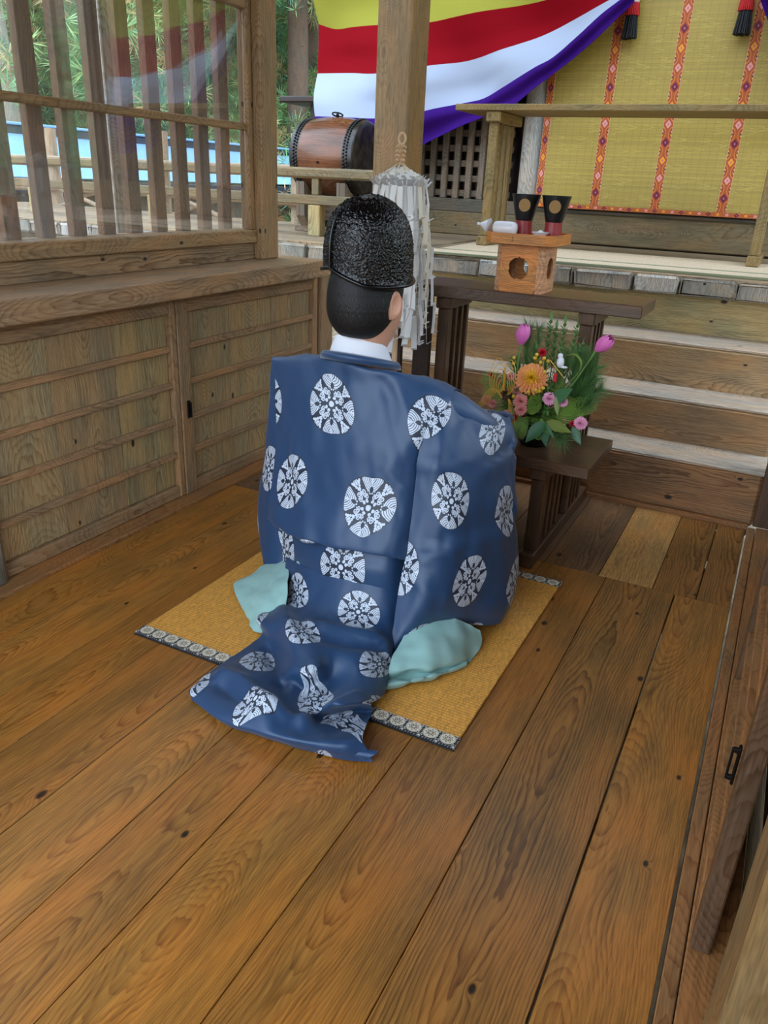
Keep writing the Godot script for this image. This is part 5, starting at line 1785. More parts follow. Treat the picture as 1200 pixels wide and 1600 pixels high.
func needles(mb: MB, base: Vector3, tip: Vector3, count: int, ln: float, spread: float) -> void:
	var d := (tip - base).normalized()
	tube(mb, [base, base.lerp(tip, 0.5), tip], 0.0022, 0.0012, 5, false)
	for k in count * 2:
		var t := rng.randf_range(0.12, 1.0)
		var p := base.lerp(tip, t)
		var r := Vector3(rng.randf_range(-1, 1), rng.randf_range(-1, 1), rng.randf_range(-1, 1))
		r = (r - d * r.dot(d)).normalized()
		var q := p + (d + r * spread * 1.7).normalized() * ln * 1.1 * rng.randf_range(0.7, 1.1)
		var sd := (q - p).cross(Vector3(0.3, 0.2, 1)).normalized() * 0.0008
		var nn := sd.cross(q - p).normalized()
		mb.face([p - sd, p + sd, q], nn, [Vector2(0, 0), Vector2(1, 0), Vector2(0.5, 1)])
		mb.face([p - nn * 0.0009, p + nn * 0.0009, q], sd.normalized(), [Vector2(0, 0), Vector2(1, 0), Vector2(0.5, 1)])

func leafy(mb: MB, base: Vector3, tip: Vector3, pairs: int, ll: float, lw: float) -> void:
	tube(mb, [base, base.lerp(tip, 0.5) + Vector3(0.004, 0, 0), tip], 0.002, 0.001, 5, false)
	var d := (tip - base).normalized()
	for k in pairs:
		var t := 0.25 + 0.75 * k / pairs
		var p := base.lerp(tip, t)
		for s in 2:
			var a := k * 1.9 + s * PI
			var r := Basis(d, a) * d.cross(Vector3(0.3, 0.1, 1)).normalized()
			leaf_blade(mb, p, p + (d * 0.8 + r).normalized() * ll * (1.1 - 0.4 * t), lw, 0.002)
	leaf_blade(mb, tip, tip + d * ll, lw, 0.002)

func fern(mb: MB, base: Vector3, tip: Vector3, pairs: int, ll: float) -> void:
	# a flat cypress frond
	var d := (tip - base)
	var side := d.cross(Vector3(0.1, 0.5, 1.0)).normalized()
	var nn := side.cross(d).normalized()
	for k in pairs:
		var t := 0.1 + 0.9 * k / pairs
		var c := base.lerp(tip, t) + nn * 0.012 * sin(t * 4.0)
		var l := ll * sin(PI * (0.15 + 0.8 * t)) 
		for s in [-1.0, 1.0]:
			var e: Vector3 = c + (side * s + d.normalized() * 0.9).normalized() * l
			var w := d.normalized() * 0.0018
			mb.face([c - w, c + w, e + w * 0.8, e - w * 0.6], nn, [Vector2(0, 0), Vector2(1, 0), Vector2(1, 1), Vector2(0, 1)])
			for q in 3:
				var m := c.lerp(e, 0.30 + 0.28 * q)
				var f: Vector3 = m + d.normalized() * l * 0.30 + side * s * l * 0.05
				mb.face([m - side * 0.0015, m + side * 0.0015, f], nn, [Vector2(0, 0), Vector2(1, 0), Vector2(0.5, 1)])

func mum(mb: MB, c: Vector3, face: Vector3, r: float, rings: int, per: int, cup: float) -> void:
	var z := face.normalized()
	var x := z.cross(Vector3.UP).normalized()
	var y := x.cross(z)
	for k in rings:
		var f := float(k) / maxf(1, rings - 1)
		var n := per - int(per * 0.35 * f)
		for q in n:
			var a := TAU * q / n + k * 0.4 + rng.randf_range(-0.05, 0.05)
			var out := x * cos(a) + y * sin(a)
			var el := lerpf(-0.05, 1.25, f) + cup
			var dir := (out * cos(el) + z * sin(el)).normalized()
			var ln := r * lerpf(1.0, 0.55, f) * rng.randf_range(0.92, 1.05)
			var sd := dir.cross(z).normalized() if absf(dir.dot(z)) < 0.98 else x
			var nn := sd.cross(dir).normalized()
			if nn.dot(z) < 0: nn = -nn
			var w := ln * 0.125
			var b := c + out * r * 0.08
			var m := b + dir * ln * 0.6 + nn * ln * 0.02
			var t := b + dir * ln + nn * ln * 0.10
			mb.face([b - sd * w * 0.4, b + sd * w * 0.4, m + sd * w, m - sd * w], nn, [Vector2(0, 0), Vector2(1, 0), Vector2(1, 0.6), Vector2(0, 0.6)])
			mb.face([m - sd * w, m + sd * w, t + sd * w * 0.5, t - sd * w * 0.5], nn, [Vector2(0, 0.6), Vector2(1, 0.6), Vector2(1, 1), Vector2(0, 1)])

func tulip(parent: Node, base: Vector3, tip: Vector3, stem: Array) -> void:
	var t := Node3D.new()
	t.name = "tulip"
	parent.add_child(t, true)
	var sm := MB.new()
	tube(sm, stem + [base], 0.0035, 0.0035, 8)
	part(t, "stem", sm, M.stem)
	var ax := (tip - base)
	var h := ax.length()
	var y := ax / h
	var x := y.cross(Vector3(0.2, 0.1, 1)).normalized()
	var z := x.cross(y)
	for ring in 2:
		for k in 3:
			var a0 := TAU * k / 3 + ring * PI / 3
			var ctrl := []
			for i in 6:
				var v := i / 5.0
				var rad := 0.021 * sin(PI * (0.10 + 0.72 * v)) * (0.95 if ring else 1.06)
				var line := []
				for j in 5:
					var u := (j / 4.0 - 0.5)
					var wdt := 1.25 * sin(PI * minf(0.12 + v * 0.80, 0.96)) + 0.05
					var a := a0 + u * 2.0 * wdt
					line.append(base + y * h * v * (1.0 - 0.15 * absf(u)) + (x * cos(a) + z * sin(a)) * (rad + 0.001))
				ctrl.append(line)
			var pm := MB.new()
			sheet(pm, smooth_grid(ctrl, 2), 0.0008, 1, 1)
			part(t, "petal", pm, M.tulip)

func build_flowers() -> void:
	M.stem = std(Color(0.36, 0.52, 0.24), 0.6)
	M.archleaf = std(Color(0.58, 0.68, 0.32), 0.5)
	M.pine = std(Color(0.33, 0.50, 0.26), 0.6)
	M.cypress = std(Color(0.46, 0.60, 0.22), 0.6)
	M.sprig = std(Color(0.35, 0.50, 0.25), 0.55)
	M.bigleaf = std(Color(0.24, 0.44, 0.28), 0.35)
	M.variegated = std(Color(0.44, 0.50, 0.16), 0.4)
	M.tulip = std(Color(0.88, 0.44, 0.72), 0.5)
	M.tulip.backlight_enabled = true
	M.tulip.backlight = Color(0.4, 0.4, 0.4)
	M.mum = std(Color(0.93, 0.62, 0.36), 0.65)
	M.mum_core = std(Color(0.93, 0.76, 0.16), 0.65)
	M.pinkflower = std(Color(0.93, 0.66, 0.78), 0.65)
	M.salmon = std(Color(0.90, 0.58, 0.55), 0.65)
	M.redflower = std(Color(0.76, 0.05, 0.16), 0.55)
	M.berry = std(Color(0.86, 0.70, 0.20), 0.5)
	M.cone = std(Color(0.30, 0.20, 0.15), 0.7)
	M.gold = std(Color(0.88, 0.68, 0.26), 0.35)
	M.pot = std(Color(0.035, 0.04, 0.04), 0.35)
	for k in ["pine", "cypress", "sprig", "bigleaf", "variegated"]:
		M[k].backlight_enabled = true
		M[k].backlight = Color(0.3, 0.3, 0.2)
	var f := thing("flower_arrangement", "New Year arrangement of pine, pink tulips and chrysanthemums in a black pot", "flowers", Vector3(-0.672, 0.395, -2.515))
	var o := f.position
	var P := func(x: float, y: float, z: float) -> Vector3: return Vector3(x, y, z) - o
	var pot := MB.new()
	lathe(pot, [Vector2(0, 0), Vector2(0.045, 0), Vector2(0.052, 0.01), Vector2(0.072, 0.085), Vector2(0.074, 0.092), Vector2(0.066, 0.092), Vector2(0.05, 0.04), Vector2(0, 0.035)], 28)
	part(f, "pot", pot, M.pot)
	var moss := MB.new()
	ball(moss, Vector3(0, 0.085, 0), Vector3(0.064, 0.03, 0.064), 16)
	part(f, "moss", moss, M.sprig)
	var heart: Vector3 = P.call(-0.67, 0.50, -2.52)
	# pine
	for q in [[-0.735, 0.60, -2.55, -0.752, 0.775, -2.575, 150, 0.055, 0.30], [-0.715, 0.60, -2.56, -0.720, 0.765, -2.59, 110, 0.055, 0.32], [-0.575, 0.56, -2.51, -0.498, 0.69, -2.51, 170, 0.06, 0.55], [-0.57, 0.54, -2.50, -0.470, 0.62, -2.50, 150, 0.06, 0.6], [-0.55, 0.57, -2.52, -0.520, 0.72, -2.52, 160, 0.055, 0.5], [-0.56, 0.56, -2.49, -0.49, 0.655, -2.48, 170, 0.055, 0.5], [-0.58, 0.60, -2.53, -0.56, 0.72, -2.53, 150, 0.055, 0.5], [-0.55, 0.53, -2.47, -0.485, 0.585, -2.45, 140, 0.05, 0.5], [-0.74, 0.58, -2.53, -0.775, 0.66, -2.54, 110, 0.05, 0.5], [-0.60, 0.49, -2.44, -0.54, 0.462, -2.39, 80, 0.055, 0.8], [-0.62, 0.56, -2.55, -0.605, 0.70, -2.57, 110, 0.055, 0.4]]:
		var mb := MB.new()
		var a: Vector3 = P.call(q[0], q[1], q[2])
		var b: Vector3 = P.call(q[3], q[4], q[5])
		tube(mb, [heart, heart.lerp(a, 0.6), a], 0.003, 0.0022, 5, false)
		needles(mb, a, b, q[6], q[7], q[8])
		part(f, "pine_sprig", mb, M.pine)
	# leafy sprigs
	for q in [[-0.69, 0.60, -2.60, -0.691, 0.795, -2.62], [-0.665, 0.60, -2.60, -0.672, 0.77, -2.63], [-0.645, 0.60, -2.60, -0.642, 0.79, -2.62], [-0.61, 0.60, -2.59, -0.594, 0.795, -2.60], [-0.585, 0.62, -2.58, -0.565, 0.735, -2.58], [-0.705, 0.57, -2.56, -0.715, 0.70, -2.57], [-0.63, 0.56, -2.55, -0.625, 0.72, -2.55], [-0.67, 0.54, -2.52, -0.665, 0.68, -2.53], [-0.755, 0.52, -2.52, -0.80, 0.60, -2.53], [-0.66, 0.52, -2.45, -0.65, 0.565, -2.43]]:
		var mb := MB.new()
		var a: Vector3 = P.call(q[0], q[1], q[2])
		tube(mb, [heart, heart.lerp(a, 0.6), a], 0.0022, 0.0018, 5, false)
		leafy(mb, a, P.call(q[3], q[4], q[5]), 15, 0.033, 0.0105)
		part(f, "leafy_sprig", mb, M.sprig)
	# cypress fronds
	for q in [[-0.60, 0.53, -2.47, -0.465, 0.572, -2.45], [-0.60, 0.51, -2.46, -0.50, 0.545, -2.43], [-0.72, 0.55, -2.50, -0.885, 0.598, -2.50], [-0.72, 0.53, -2.48, -0.86, 0.555, -2.47], [-0.72, 0.51, -2.46, -0.80, 0.468, -2.43], [-0.69, 0.52, -2.44, -0.64, 0.565, -2.41], [-0.68, 0.50, -2.44, -0.70, 0.445, -2.41], [-0.70, 0.52, -2.45, -0.745, 0.47, -2.42], [-0.64, 0.50, -2.44, -0.615, 0.455, -2.41], [-0.60, 0.55, -2.46, -0.53, 0.555, -2.43], [-0.665, 0.50, -2.44, -0.66, 0.50, -2.40]]:
		var mb := MB.new()
		fern(mb, P.call(q[0], q[1], q[2]), P.call(q[3], q[4], q[5]), 14, 0.036)
		fern(mb, P.call(q[0], q[1] + 0.008, q[2] - 0.01), P.call(q[3], q[4] + 0.018, q[5] - 0.012), 12, 0.030)
		tube(mb, [heart, P.call(q[0], q[1], q[2])], 0.0025, 0.002, 5, false)
		part(f, "cypress_frond", mb, M.cypress)
	var fill := RandomNumberGenerator.new()
	fill.seed = 77
	for k in 64:
		var mb := MB.new()
		var a := fill.randf_range(-0.35, PI + 0.35)
		var el := fill.randf_range(-0.2, 1.25)
		var dir := Vector3(cos(a) * cos(el), sin(el), sin(a) * cos(el) * 0.75)
		var b0 := heart + Vector3(0, 0.02, 0) + dir * 0.03
		var b1 := b0 + dir * fill.randf_range(0.07, 0.13)
		if k % 2:
			fern(mb, b0, b1, 13, 0.034)
			part(f, "cypress_frond", mb, M.cypress if k % 4 == 1 else M.sprig)
		else:
			leafy(mb, b0, b1, 9, 0.028, 0.010)
			part(f, "leafy_sprig", mb, M.sprig)
	# broad leaves
	for q in [[-0.617, 0.507, -2.42, -0.660, 0.438, -2.375, 0.042, 0], [-0.612, 0.508, -2.42, -0.516, 0.496, -2.38, 0.036, 1], [-0.616, 0.50, -2.42, -0.566, 0.470, -2.37, 0.014, 0], [-0.60, 0.575, -2.43, -0.537, 0.632, -2.40, 0.044, 0], [-0.62, 0.49, -2.43, -0.595, 0.430, -2.395, 0.030, 0], [-0.590, 0.60, -2.425, -0.575, 0.535, -2.41, 0.020, 1], [-0.53, 0.50, -2.44, -0.49, 0.45, -2.42, 0.03, 0]]:
		var mb := MB.new()
		leaf_blade(mb, P.call(q[0], q[1], q[2]), P.call(q[3], q[4], q[5]), q[6], 0.006, Vector3(0, 0.4, 1))
		tube(mb, [heart, P.call(q[0], q[1], q[2])], 0.0018, 0.0015, 5, false)
		part(f, "broad_leaf", mb, M.variegated if q[7] else M.bigleaf)
	# tulips
	tulip(f, P.call(-0.751, 0.728, -2.50), P.call(-0.743, 0.797, -2.50), [heart, P.call(-0.745, 0.58, -2.50), P.call(-0.753, 0.66, -2.50)])
	tulip(f, P.call(-0.498, 0.744, -2.48), P.call(-0.453, 0.793, -2.465), [heart, P.call(-0.56, 0.62, -2.49), P.call(-0.52, 0.70, -2.485)])
	# tulip leaf that arches over
	var arch := MB.new()
	var pts := [P.call(-0.603, 0.604, -2.44), P.call(-0.567, 0.635, -2.43), P.call(-0.535, 0.675, -2.43), P.call(-0.530, 0.708, -2.435), P.call(-0.553, 0.729, -2.445), P.call(-0.583, 0.722, -2.45)]
	var cv := []
	for i in 3:
		var line := []
		for k in pts.size():
			line.append(pts[k] + Vector3(0.3, 0.5, 0.8).normalized() * (i - 1) * 0.0115 * sin(PI * (0.12 + 0.8 * k / (pts.size() - 1.0))))
		cv.append(line)
	sheet(arch, smooth_grid(cv, 4), 0.0006, 1, 1)
	part(f, "arching_leaf", arch, M.archleaf)
	# blooms
	var bloom := func(called: String, c: Vector3, r: float, rings: int, per: int, cup: float, m: Material) -> MeshInstance3D:
		var mb := MB.new()
		var face := Vector3(0.22, 0.50, 0.84)
		mum(mb, c, face, r, rings, per, cup)
		tube(mb, [heart, heart.lerp(c, 0.6), c - face * 0.004], 0.0018, 0.0015, 5, false)
		return part(f, called, mb, m)
	var big: MeshInstance3D = bloom.call("chrysanthemum", P.call(-0.685, 0.632, -2.445), 0.050, 9, 24, -0.12, M.mum)
	var core := MB.new()
	mum(core, P.call(-0.684, 0.638, -2.436), Vector3(0.2, 0.5, 0.84), 0.028, 6, 16, 0.35)
	part(big, "core", core, M.mum_core)
	for q in [[-0.706, 0.56, -2.42, 0.024, 1], [-0.699, 0.535, -2.41, 0.020, 1], [-0.612, 0.583, -2.42, 0.021, 0], [-0.570, 0.577, -2.43, 0.017, 0], [-0.501, 0.520, -2.42, 0.021, 0], [-0.744, 0.502, -2.42, 0.022, 1], [-0.833, 0.537, -2.45, 0.017, 1], [-0.808, 0.530, -2.44, 0.014, 1], [-0.73, 0.585, -2.45, 0.018, 1], [-0.757, 0.628, -2.45, 0.013, 1]]:
		bloom.call("pink_pompon", P.call(q[0], q[1], q[2]), q[3], 7, 20, 0.05, M.salmon if q[4] else M.pinkflower)
	for q in [[-0.675, 0.710, -2.50, 0.017], [-0.525, 0.514, -2.42, 0.014], [-0.721, 0.501, -2.42, 0.014], [-0.827, 0.625, -2.45, 0.009], [-0.59, 0.570, -2.44, 0.012]]:
		bloom.call("red_carnation", P.call(q[0], q[1], q[2]), q[3], 6, 11, 0.45, M.redflower)
	for q in [[-0.684, 0.708, -2.47], [-0.689, 0.696, -2.47], [-0.658, 0.699, -2.47], [-0.644, 0.692, -2.47], [-0.668, 0.685, -2.47], [-0.646, 0.660, -2.45], [-0.677, 0.600, -2.40], [-0.634, 0.617, -2.41], [-0.655, 0.609, -2.40], [-0.728, 0.575, -2.41], [-0.768, 0.681, -2.50], [-0.768, 0.662, -2.50], [-0.645, 0.605, -2.41]]:
		var mb := MB.new()
		var c: Vector3 = P.call(q[0], q[1], q[2])
		ball(mb, c, Vector3.ONE * 0.0062, 10)
		tube(mb, [heart, c], 0.0009, 0.0009, 4, false)
		part(f, "yellow_berry", mb, M.berry)
	# pine cone
	var pc := MB.new()
	var cc: Vector3 = P.call(-0.757, 0.570, -2.42)
	ball(pc, cc, Vector3(0.013, 0.015, 0.013), 10)
	for k in 46:
		var t := k / 46.0
		var a := k * 2.399
		var b := acos(1.0 - 2.0 * t)
		var d := Vector3(sin(b) * cos(a), cos(b), sin(b) * sin(a))
		var s := d.cross(Vector3.UP).normalized() * 0.005
		if s.length() < 0.001: s = Vector3(0.005, 0, 0)
		var u := s.normalized().cross(d)
		pc.face([cc + d * 0.010 - s, cc + d * 0.010 + s, cc + d * 0.021 + s * 0.7 + u * 0.004, cc + d * 0.021 - s * 0.7 + u * 0.004], (d * 0.3 + u).normalized(), [Vector2(0, 0), Vector2(1, 0), Vector2(1, 1), Vector2(0, 1)])
	part(f, "pine_cone", pc, M.cone)
	# gold paper cord loops
	for k in 5:
		for s in [-1.0, 1.0]:
			var mb := MB.new()
			var lp := []
			var r := 0.022 + 0.0095 * k
			for q in 29:
				var a := -PI * 0.5 + TAU * q / 28.0
				var c: Vector3 = P.call(-0.765, 0.578, -2.425)
				lp.append(c + Vector3(s * r * 0.62 * (0.55 + cos(a) * 0.62) - 0.004, r * 0.95 * (1.0 + sin(a)), 0.004 * k + 0.01 * cos(a)))
			tube(mb, lp, 0.0011, 0.0011, 5, false)
			part(f, "gold_cord_loop", mb, M.gold)
	for k in 6:
		var mb := MB.new()
		var lp := []
		for q in 9:
			var t := q / 8.0
			lp.append(P.call(-0.765 - 0.075 * t * (0.7 + 0.09 * k), 0.565 + (0.02 + 0.004 * k) * sin(PI * t) - 0.050 * t * t * (0.6 + 0.12 * k), -2.42 + 0.004 * k))
		tube(mb, lp, 0.0011, 0.0011, 5, false)
		part(f, "gold_cord_end", mb, M.gold)
	for k in 4:
		var mb := MB.new()
		var lp := []
		for q in 9:
			var t := q / 8.0
			lp.append(P.call(-0.745 + 0.03 * t * (0.4 + 0.25 * k) , 0.565 - 0.09 * t + 0.02 * sin(PI * t), -2.405 - 0.002 * k))
		tube(mb, lp, 0.001, 0.001, 5, false)
		part(f, "gold_cord_end", mb, M.gold)
	# little white bird pick with crossed sticks and a red charm
	var bird := MB.new()
	ball(bird, P.call(-0.596, 0.700, -2.44), Vector3(0.0125, 0.018, 0.012), 14)
	ball(bird, P.call(-0.599, 0.720, -2.44), Vector3(0.0085, 0.009, 0.0085), 12)
	ball(bird, P.call(-0.584, 0.686, -2.44), Vector3(0.013, 0.0045, 0.007), 10)
	part(f, "white_bird", bird, M.porcelain)
	var stk := MB.new()
	tube(stk, [P.call(-0.627, 0.705, -2.428), P.call(-0.576, 0.656, -2.428)], 0.0014, 0.0014, 6)
	part(f, "bamboo_pick", stk, M.gold)
	stk = MB.new()
	tube(stk, [P.call(-0.600, 0.685, -2.44), P.call(-0.612, 0.606, -2.46)], 0.0009, 0.0009, 5)
	part(f, "wire", stk, M.iron)
	stk = MB.new()
	bx(stk, P.call(-0.608, 0.648, -2.445), Vector3(0.012, 0.030, 0.006), 0.002)
	part(f, "red_charm", stk, M.redflower)

func build_tall_table() -> void:
	var t := thing("tall_offering_table", "pale tall eight-legged table standing before the gold blind", "table", Vector3(-0.93, 0.8800, -4.74))
	var top := MB.new()
	bx(top, Vector3(0, 0.722, 0), Vector3(1.92, 0.032, 0.42), 0.003, 0)
	part(t, "table_top", top, M.talltable)
	for s in [-1.0, 1.0]:
		var x: float = 0.735 * s
		var ft := MB.new()
		bx(ft, Vector3(x, 0.025, 0), Vector3(0.062, 0.05, 0.44), 0.004, 2)
		part(t, "foot_rail", ft, M.talltable)
		var be := MB.new()
		bx(be, Vector3(x, 0.678, 0), Vector3(0.085, 0.056, 0.40), 0.006, 2)
		part(t, "bearer", be, M.talltable)
		for k in 4:
			var z := 0.165 - 0.10 * k
			var l := MB.new()
			bx(l, Vector3(x, 0.35, z), Vector3(0.052 if k == 0 else 0.024, 0.60, 0.034), 0.004, 1)
			part(t, "leg", l, M.talltable)

func build_drum() -> void:
	var c := Vector3(-2.78, 1.326, -4.74)
	var base := thing("drum_cradle", "grey wooden cradle with two curved saddles under the drum", "cradle", Vector3(c.x, 0.8725, c.z))
	for x in [-0.150, 0.150]:
		var mb := MB.new()
		# a saddle: a board with a circular bite, raised corners
		var pts := PackedVector2Array()
		pts.append(Vector2(-0.20, 0.10))
		pts.append(Vector2(-0.14, 0.03))
		pts.append(Vector2(0.14, 0.03))
		pts.append(Vector2(0.20, 0.10))
		pts.append(Vector2(0.205, 0.305))
		for k in 13:
			var a := deg_to_rad(-40.0 - 100.0 * k / 12.0)
			pts.append(Vector2(0.2365 * cos(a), 0.4535 + 0.2365 * sin(a)))
		pts.append(Vector2(-0.205, 0.305))
		var idx := Geometry2D.triangulate_polygon(pts)
		for e in [-0.03, 0.03]:
			var i0 := mb.v.size()
			for p in pts:
				mb.vert(Vector3(x + e, p.y, p.x), Vector3(signf(e), 0, 0), Vector2(0.5 + p.y / GRAIN_W, p.x / GRAIN_L))
			for k in range(0, idx.size(), 3):
				mb.tri(i0 + idx[k], i0 + idx[k + 1], i0 + idx[k + 2])
		for k in pts.size():
			var a := pts[k]
			var b := pts[(k + 1) % pts.size()]
			var d := b - a
			var nn := Vector3(0, -d.x, d.y).normalized()
			mb.face([Vector3(x - 0.03, a.y, a.x), Vector3(x + 0.03, a.y, a.x), Vector3(x + 0.03, b.y, b.x), Vector3(x - 0.03, b.y, b.x)], nn, [Vector2(0.4, a.x), Vector2(0.5, a.x), Vector2(0.5, b.x), Vector2(0.4, b.x)])
		part(base, "saddle", mb, M.lattice)
	for z in [-0.12, 0.12]:
		var r := MB.new()
		bx(r, Vector3(0, 0.018, z), Vector3(0.46, 0.036, 0.05), 0.003, 0)
		part(base, "runner", r, M.lattice)
	var mid := MB.new()
	bx(mid, Vector3(0, 0.13, 0), Vector3(0.238, 0.12, 0.03), 0.003, 0)
	part(base, "stretcher", mid, M.lattice)
	var d := thing("barrel_drum", "brown barrel drum with studded rims and dark leather heads", "drum", c)
	var tb := Basis(Vector3(0, 0, 1), -PI / 2)
	var hl := 0.222
	var body := MB.new()
	var prof := []
	for k in 17:
		var t := k / 16.0 * 2.0 - 1.0
		prof.append(Vector2(0.234 - 0.026 * t * t, t * (hl - 0.006)))
	lathe(body, prof, 48, Vector3.ZERO, tb, 3.4, 1.0 / GRAIN_L)
	part(d, "barrel", body, M.drum)
	for s in [-1.0, 1.0]:
		var hd := MB.new()
		var pf := [Vector2(0.2185, s * (hl - 0.066)), Vector2(0.2205, s * (hl - 0.060)), Vector2(0.215, s * hl), Vector2(0.206, s * (hl + 0.010)), Vector2(0.165, s * (hl + 0.014)), Vector2(0.0, s * (hl + 0.015))]
		if s < 0: pf.reverse()
		lathe(hd, pf, 48, Vector3.ZERO, tb, 2.0, 2.0)
		part(d, "leather_head", hd, M.leather)
		for row in 2:
			for k in 72:
				var a := TAU * (k + 0.5 * row) / 72.0
				var st := MB.new()
				var y: float = s * (hl - 0.050 + 0.020 * row)
				var p := tb * Vector3(0.2215 * cos(a), y, 0.2215 * sin(a))
				ball(st, p, Vector3.ONE * 0.0105, 7)
				if row == 0 and k == 0:
					pass
				studs_add(d, st)
	var ring := MB.new()
	var lp := []
	for k in 13:
		var a := TAU * k / 12.0
		lp.append(Vector3(0.035 * cos(a), 0.238 + 0.010 + 0.010 * sin(a), 0.030 * sin(a)))
	tube(ring, lp, 0.0045, 0.0045, 6, false)
	ball(ring, Vector3(0, 0.242, 0), Vector3(0.012, 0.014, 0.012), 8)
	part(d, "iron_ring", ring, M.iron)

var stud_mesh: ArrayMesh
func studs_add(d: Node3D, st: MB) -> void:
	# every stud shares one small dome
	var c := (st.v[0] + st.v[st.v.size() - 1]) * 0.5
	if stud_mesh == null:
		var mb := MB.new()
		ball(mb, Vector3.ZERO, Vector3.ONE * 0.0075, 7)
		stud_mesh = mb.mesh()
		stud_mesh.surface_set_material(0, M.stud)
	shared(d, "stud", stud_mesh, Transform3D(Basis.IDENTITY, c))

const HEAD := Vector3(-0.982, 0.915, -1.858)

func head_field(p: Vector3) -> float:
	# skull, jaw, nose, ears; the face looks to -z and a little to the right
	var q := (p - HEAD).rotated(Vector3.UP, 0.20)
	var d := ell(q, Vector3(0, 0.035, 0.012), Vector3(0.086, 0.102, 0.105))
	d = smin(d, ell(q, Vector3(0, -0.045, -0.032), Vector3(0.062, 0.068, 0.066)), 0.05)
	d = smin(d, ell(q, Vector3(0, -0.095, -0.062), Vector3(0.026, 0.022, 0.024)), 0.03)
	d = smin(d, cap(q, Vector3(0, 0.01, -0.096), Vector3(0, -0.022, -0.112), 0.008, 0.012), 0.016)
	d = smin(d, ell(q, Vector3(0, -0.060, -0.092), Vector3(0.024, 0.008, 0.010)), 0.012)
	for s in [-1.0, 1.0]:
		var qe := (q - Vector3(s * 0.090, -0.002, 0.010)).rotated(Vector3.UP, 0.45 * s)
		var e := ell(qe, Vector3.ZERO, Vector3(0.011, 0.038, 0.024))
		e = maxf(e, -ell(qe, Vector3(s * 0.010, 0.004, -0.004), Vector3(0.009, 0.024, 0.013)))
		d = smin(d, e, 0.010)
		d = maxf(d, -ell(q, Vector3(s * 0.032, 0.012, -0.106), Vector3(0.013, 0.007, 0.012)))
	# neck
	d = smin(d, cap(p, HEAD + Vector3(0.0, -0.03, 0.028), Vector3(-0.990, 0.74, -1.865), 0.060, 0.055), 0.035)
	return d

func body_field(p: Vector3) -> float:
	var d := cap(p, Vector3(-0.97, 0.23, -1.84), Vector3(-0.97, 0.50, -1.86), 0.125, 0.120)
	d = smin(d, cap(p, Vector3(-1.10, 0.655, -1.885), Vector3(-0.84, 0.655, -1.885), 0.062, 0.062), 0.10)
	d = smin(d, cap(p, Vector3(-0.975, 0.60, -1.88), Vector3(-0.975, 0.74, -1.875), 0.055, 0.05), 0.05)
	for s in [-1.0, 1.0]:
		var sh := Vector3(-0.97 + 0.155 * s, 0.650, -1.90)
		var elb := Vector3(-0.97 + 0.235 * s, 0.42, -2.00)
		var wr := Vector3(-0.97 + 0.050 * s, 0.44, -2.155)
		d = smin(d, cap(p, sh, elb, 0.050, 0.040), 0.04)
		d = smin(d, cap(p, elb, wr, 0.038, 0.027), 0.03)
		var hip := Vector3(-0.97 + 0.085 * s, 0.21, -1.84)
		var kn := Vector3(-0.97 + 0.13 * s, 0.105, -2.17)
		d = smin(d, cap(p, hip, kn, 0.085, 0.062), 0.05)
		d = smin(d, cap(p, kn, Vector3(-0.97 + 0.09 * s, 0.062, -1.80), 0.058, 0.042), 0.03)
		d = smin(d, cap(p, Vector3(-0.97 + 0.09 * s, 0.062, -1.80), Vector3(-0.97 + 0.07 * s, 0.045, -1.68), 0.038, 0.030), 0.02)
	return d

func hand_field(p: Vector3, s: float) -> float:
	# a hand closed round the tablet: palm, four bent fingers of unequal length, a thumb from the side
	var w := Vector3(-0.97 + 0.050 * s, 0.44, -2.155)
	var palm := Vector3(-0.97 + 0.026 * s, 0.452, -2.21)
	var d := cap(p, w, palm, 0.024, 0.022)
	var lens := [0.030, 0.034, 0.032, 0.025]
	for k in 4:
		var a := palm + Vector3(0.004 * s, 0.024 - 0.017 * k, -0.018)
		var b: Vector3 = a + Vector3(-0.016 * s, 0.0, -lens[k])
		var c: Vector3 = b + Vector3(-0.022 * s, 0.0, lens[k] * 0.35)
		d = smin(d, cap(p, a, b, 0.0088, 0.0082), 0.006)
		d = smin(d, cap(p, b, c, 0.0082, 0.0074), 0.004)
	var t0 := palm + Vector3(-0.004 * s, 0.018, 0.012)
	var t1 := t0 + Vector3(-0.012 * s, 0.026, -0.012)
	d = smin(d, cap(p, t0, t1, 0.0105, 0.0092), 0.008)
	d = smin(d, cap(p, t1, t1 + Vector3(-0.006 * s, 0.018, -0.014), 0.0092, 0.0080), 0.004)
	return d

func hair_field(p: Vector3) -> float:
	var q := (p - HEAD).rotated(Vector3.UP, 0.20)
	var d := ell(q, Vector3(0, 0.034, 0.014), Vector3(0.093, 0.112, 0.107))
	d = smin(d, ell(q, Vector3(0, -0.030, 0.048), Vector3(0.078, 0.070, 0.066)), 0.05)
	# hairline: nape, behind the ears, temples
	var cut := -0.086 - q.y + 1.1 * maxf(0.0, 0.040 - q.z) - 0.10 * absf(q.x)
	cut = maxf(cut, (-0.045 - q.z) - 0.3 * (q.y - 0.01))
	cut = maxf(cut, q.y - 0.085)
	var around_ear := ell(q, Vector3(signf(q.x) * 0.106, -0.012, 0.004), Vector3(0.034, 0.046, 0.030))
	cut = maxf(cut, -around_ear)
	return maxf(d, cut * 0.8)

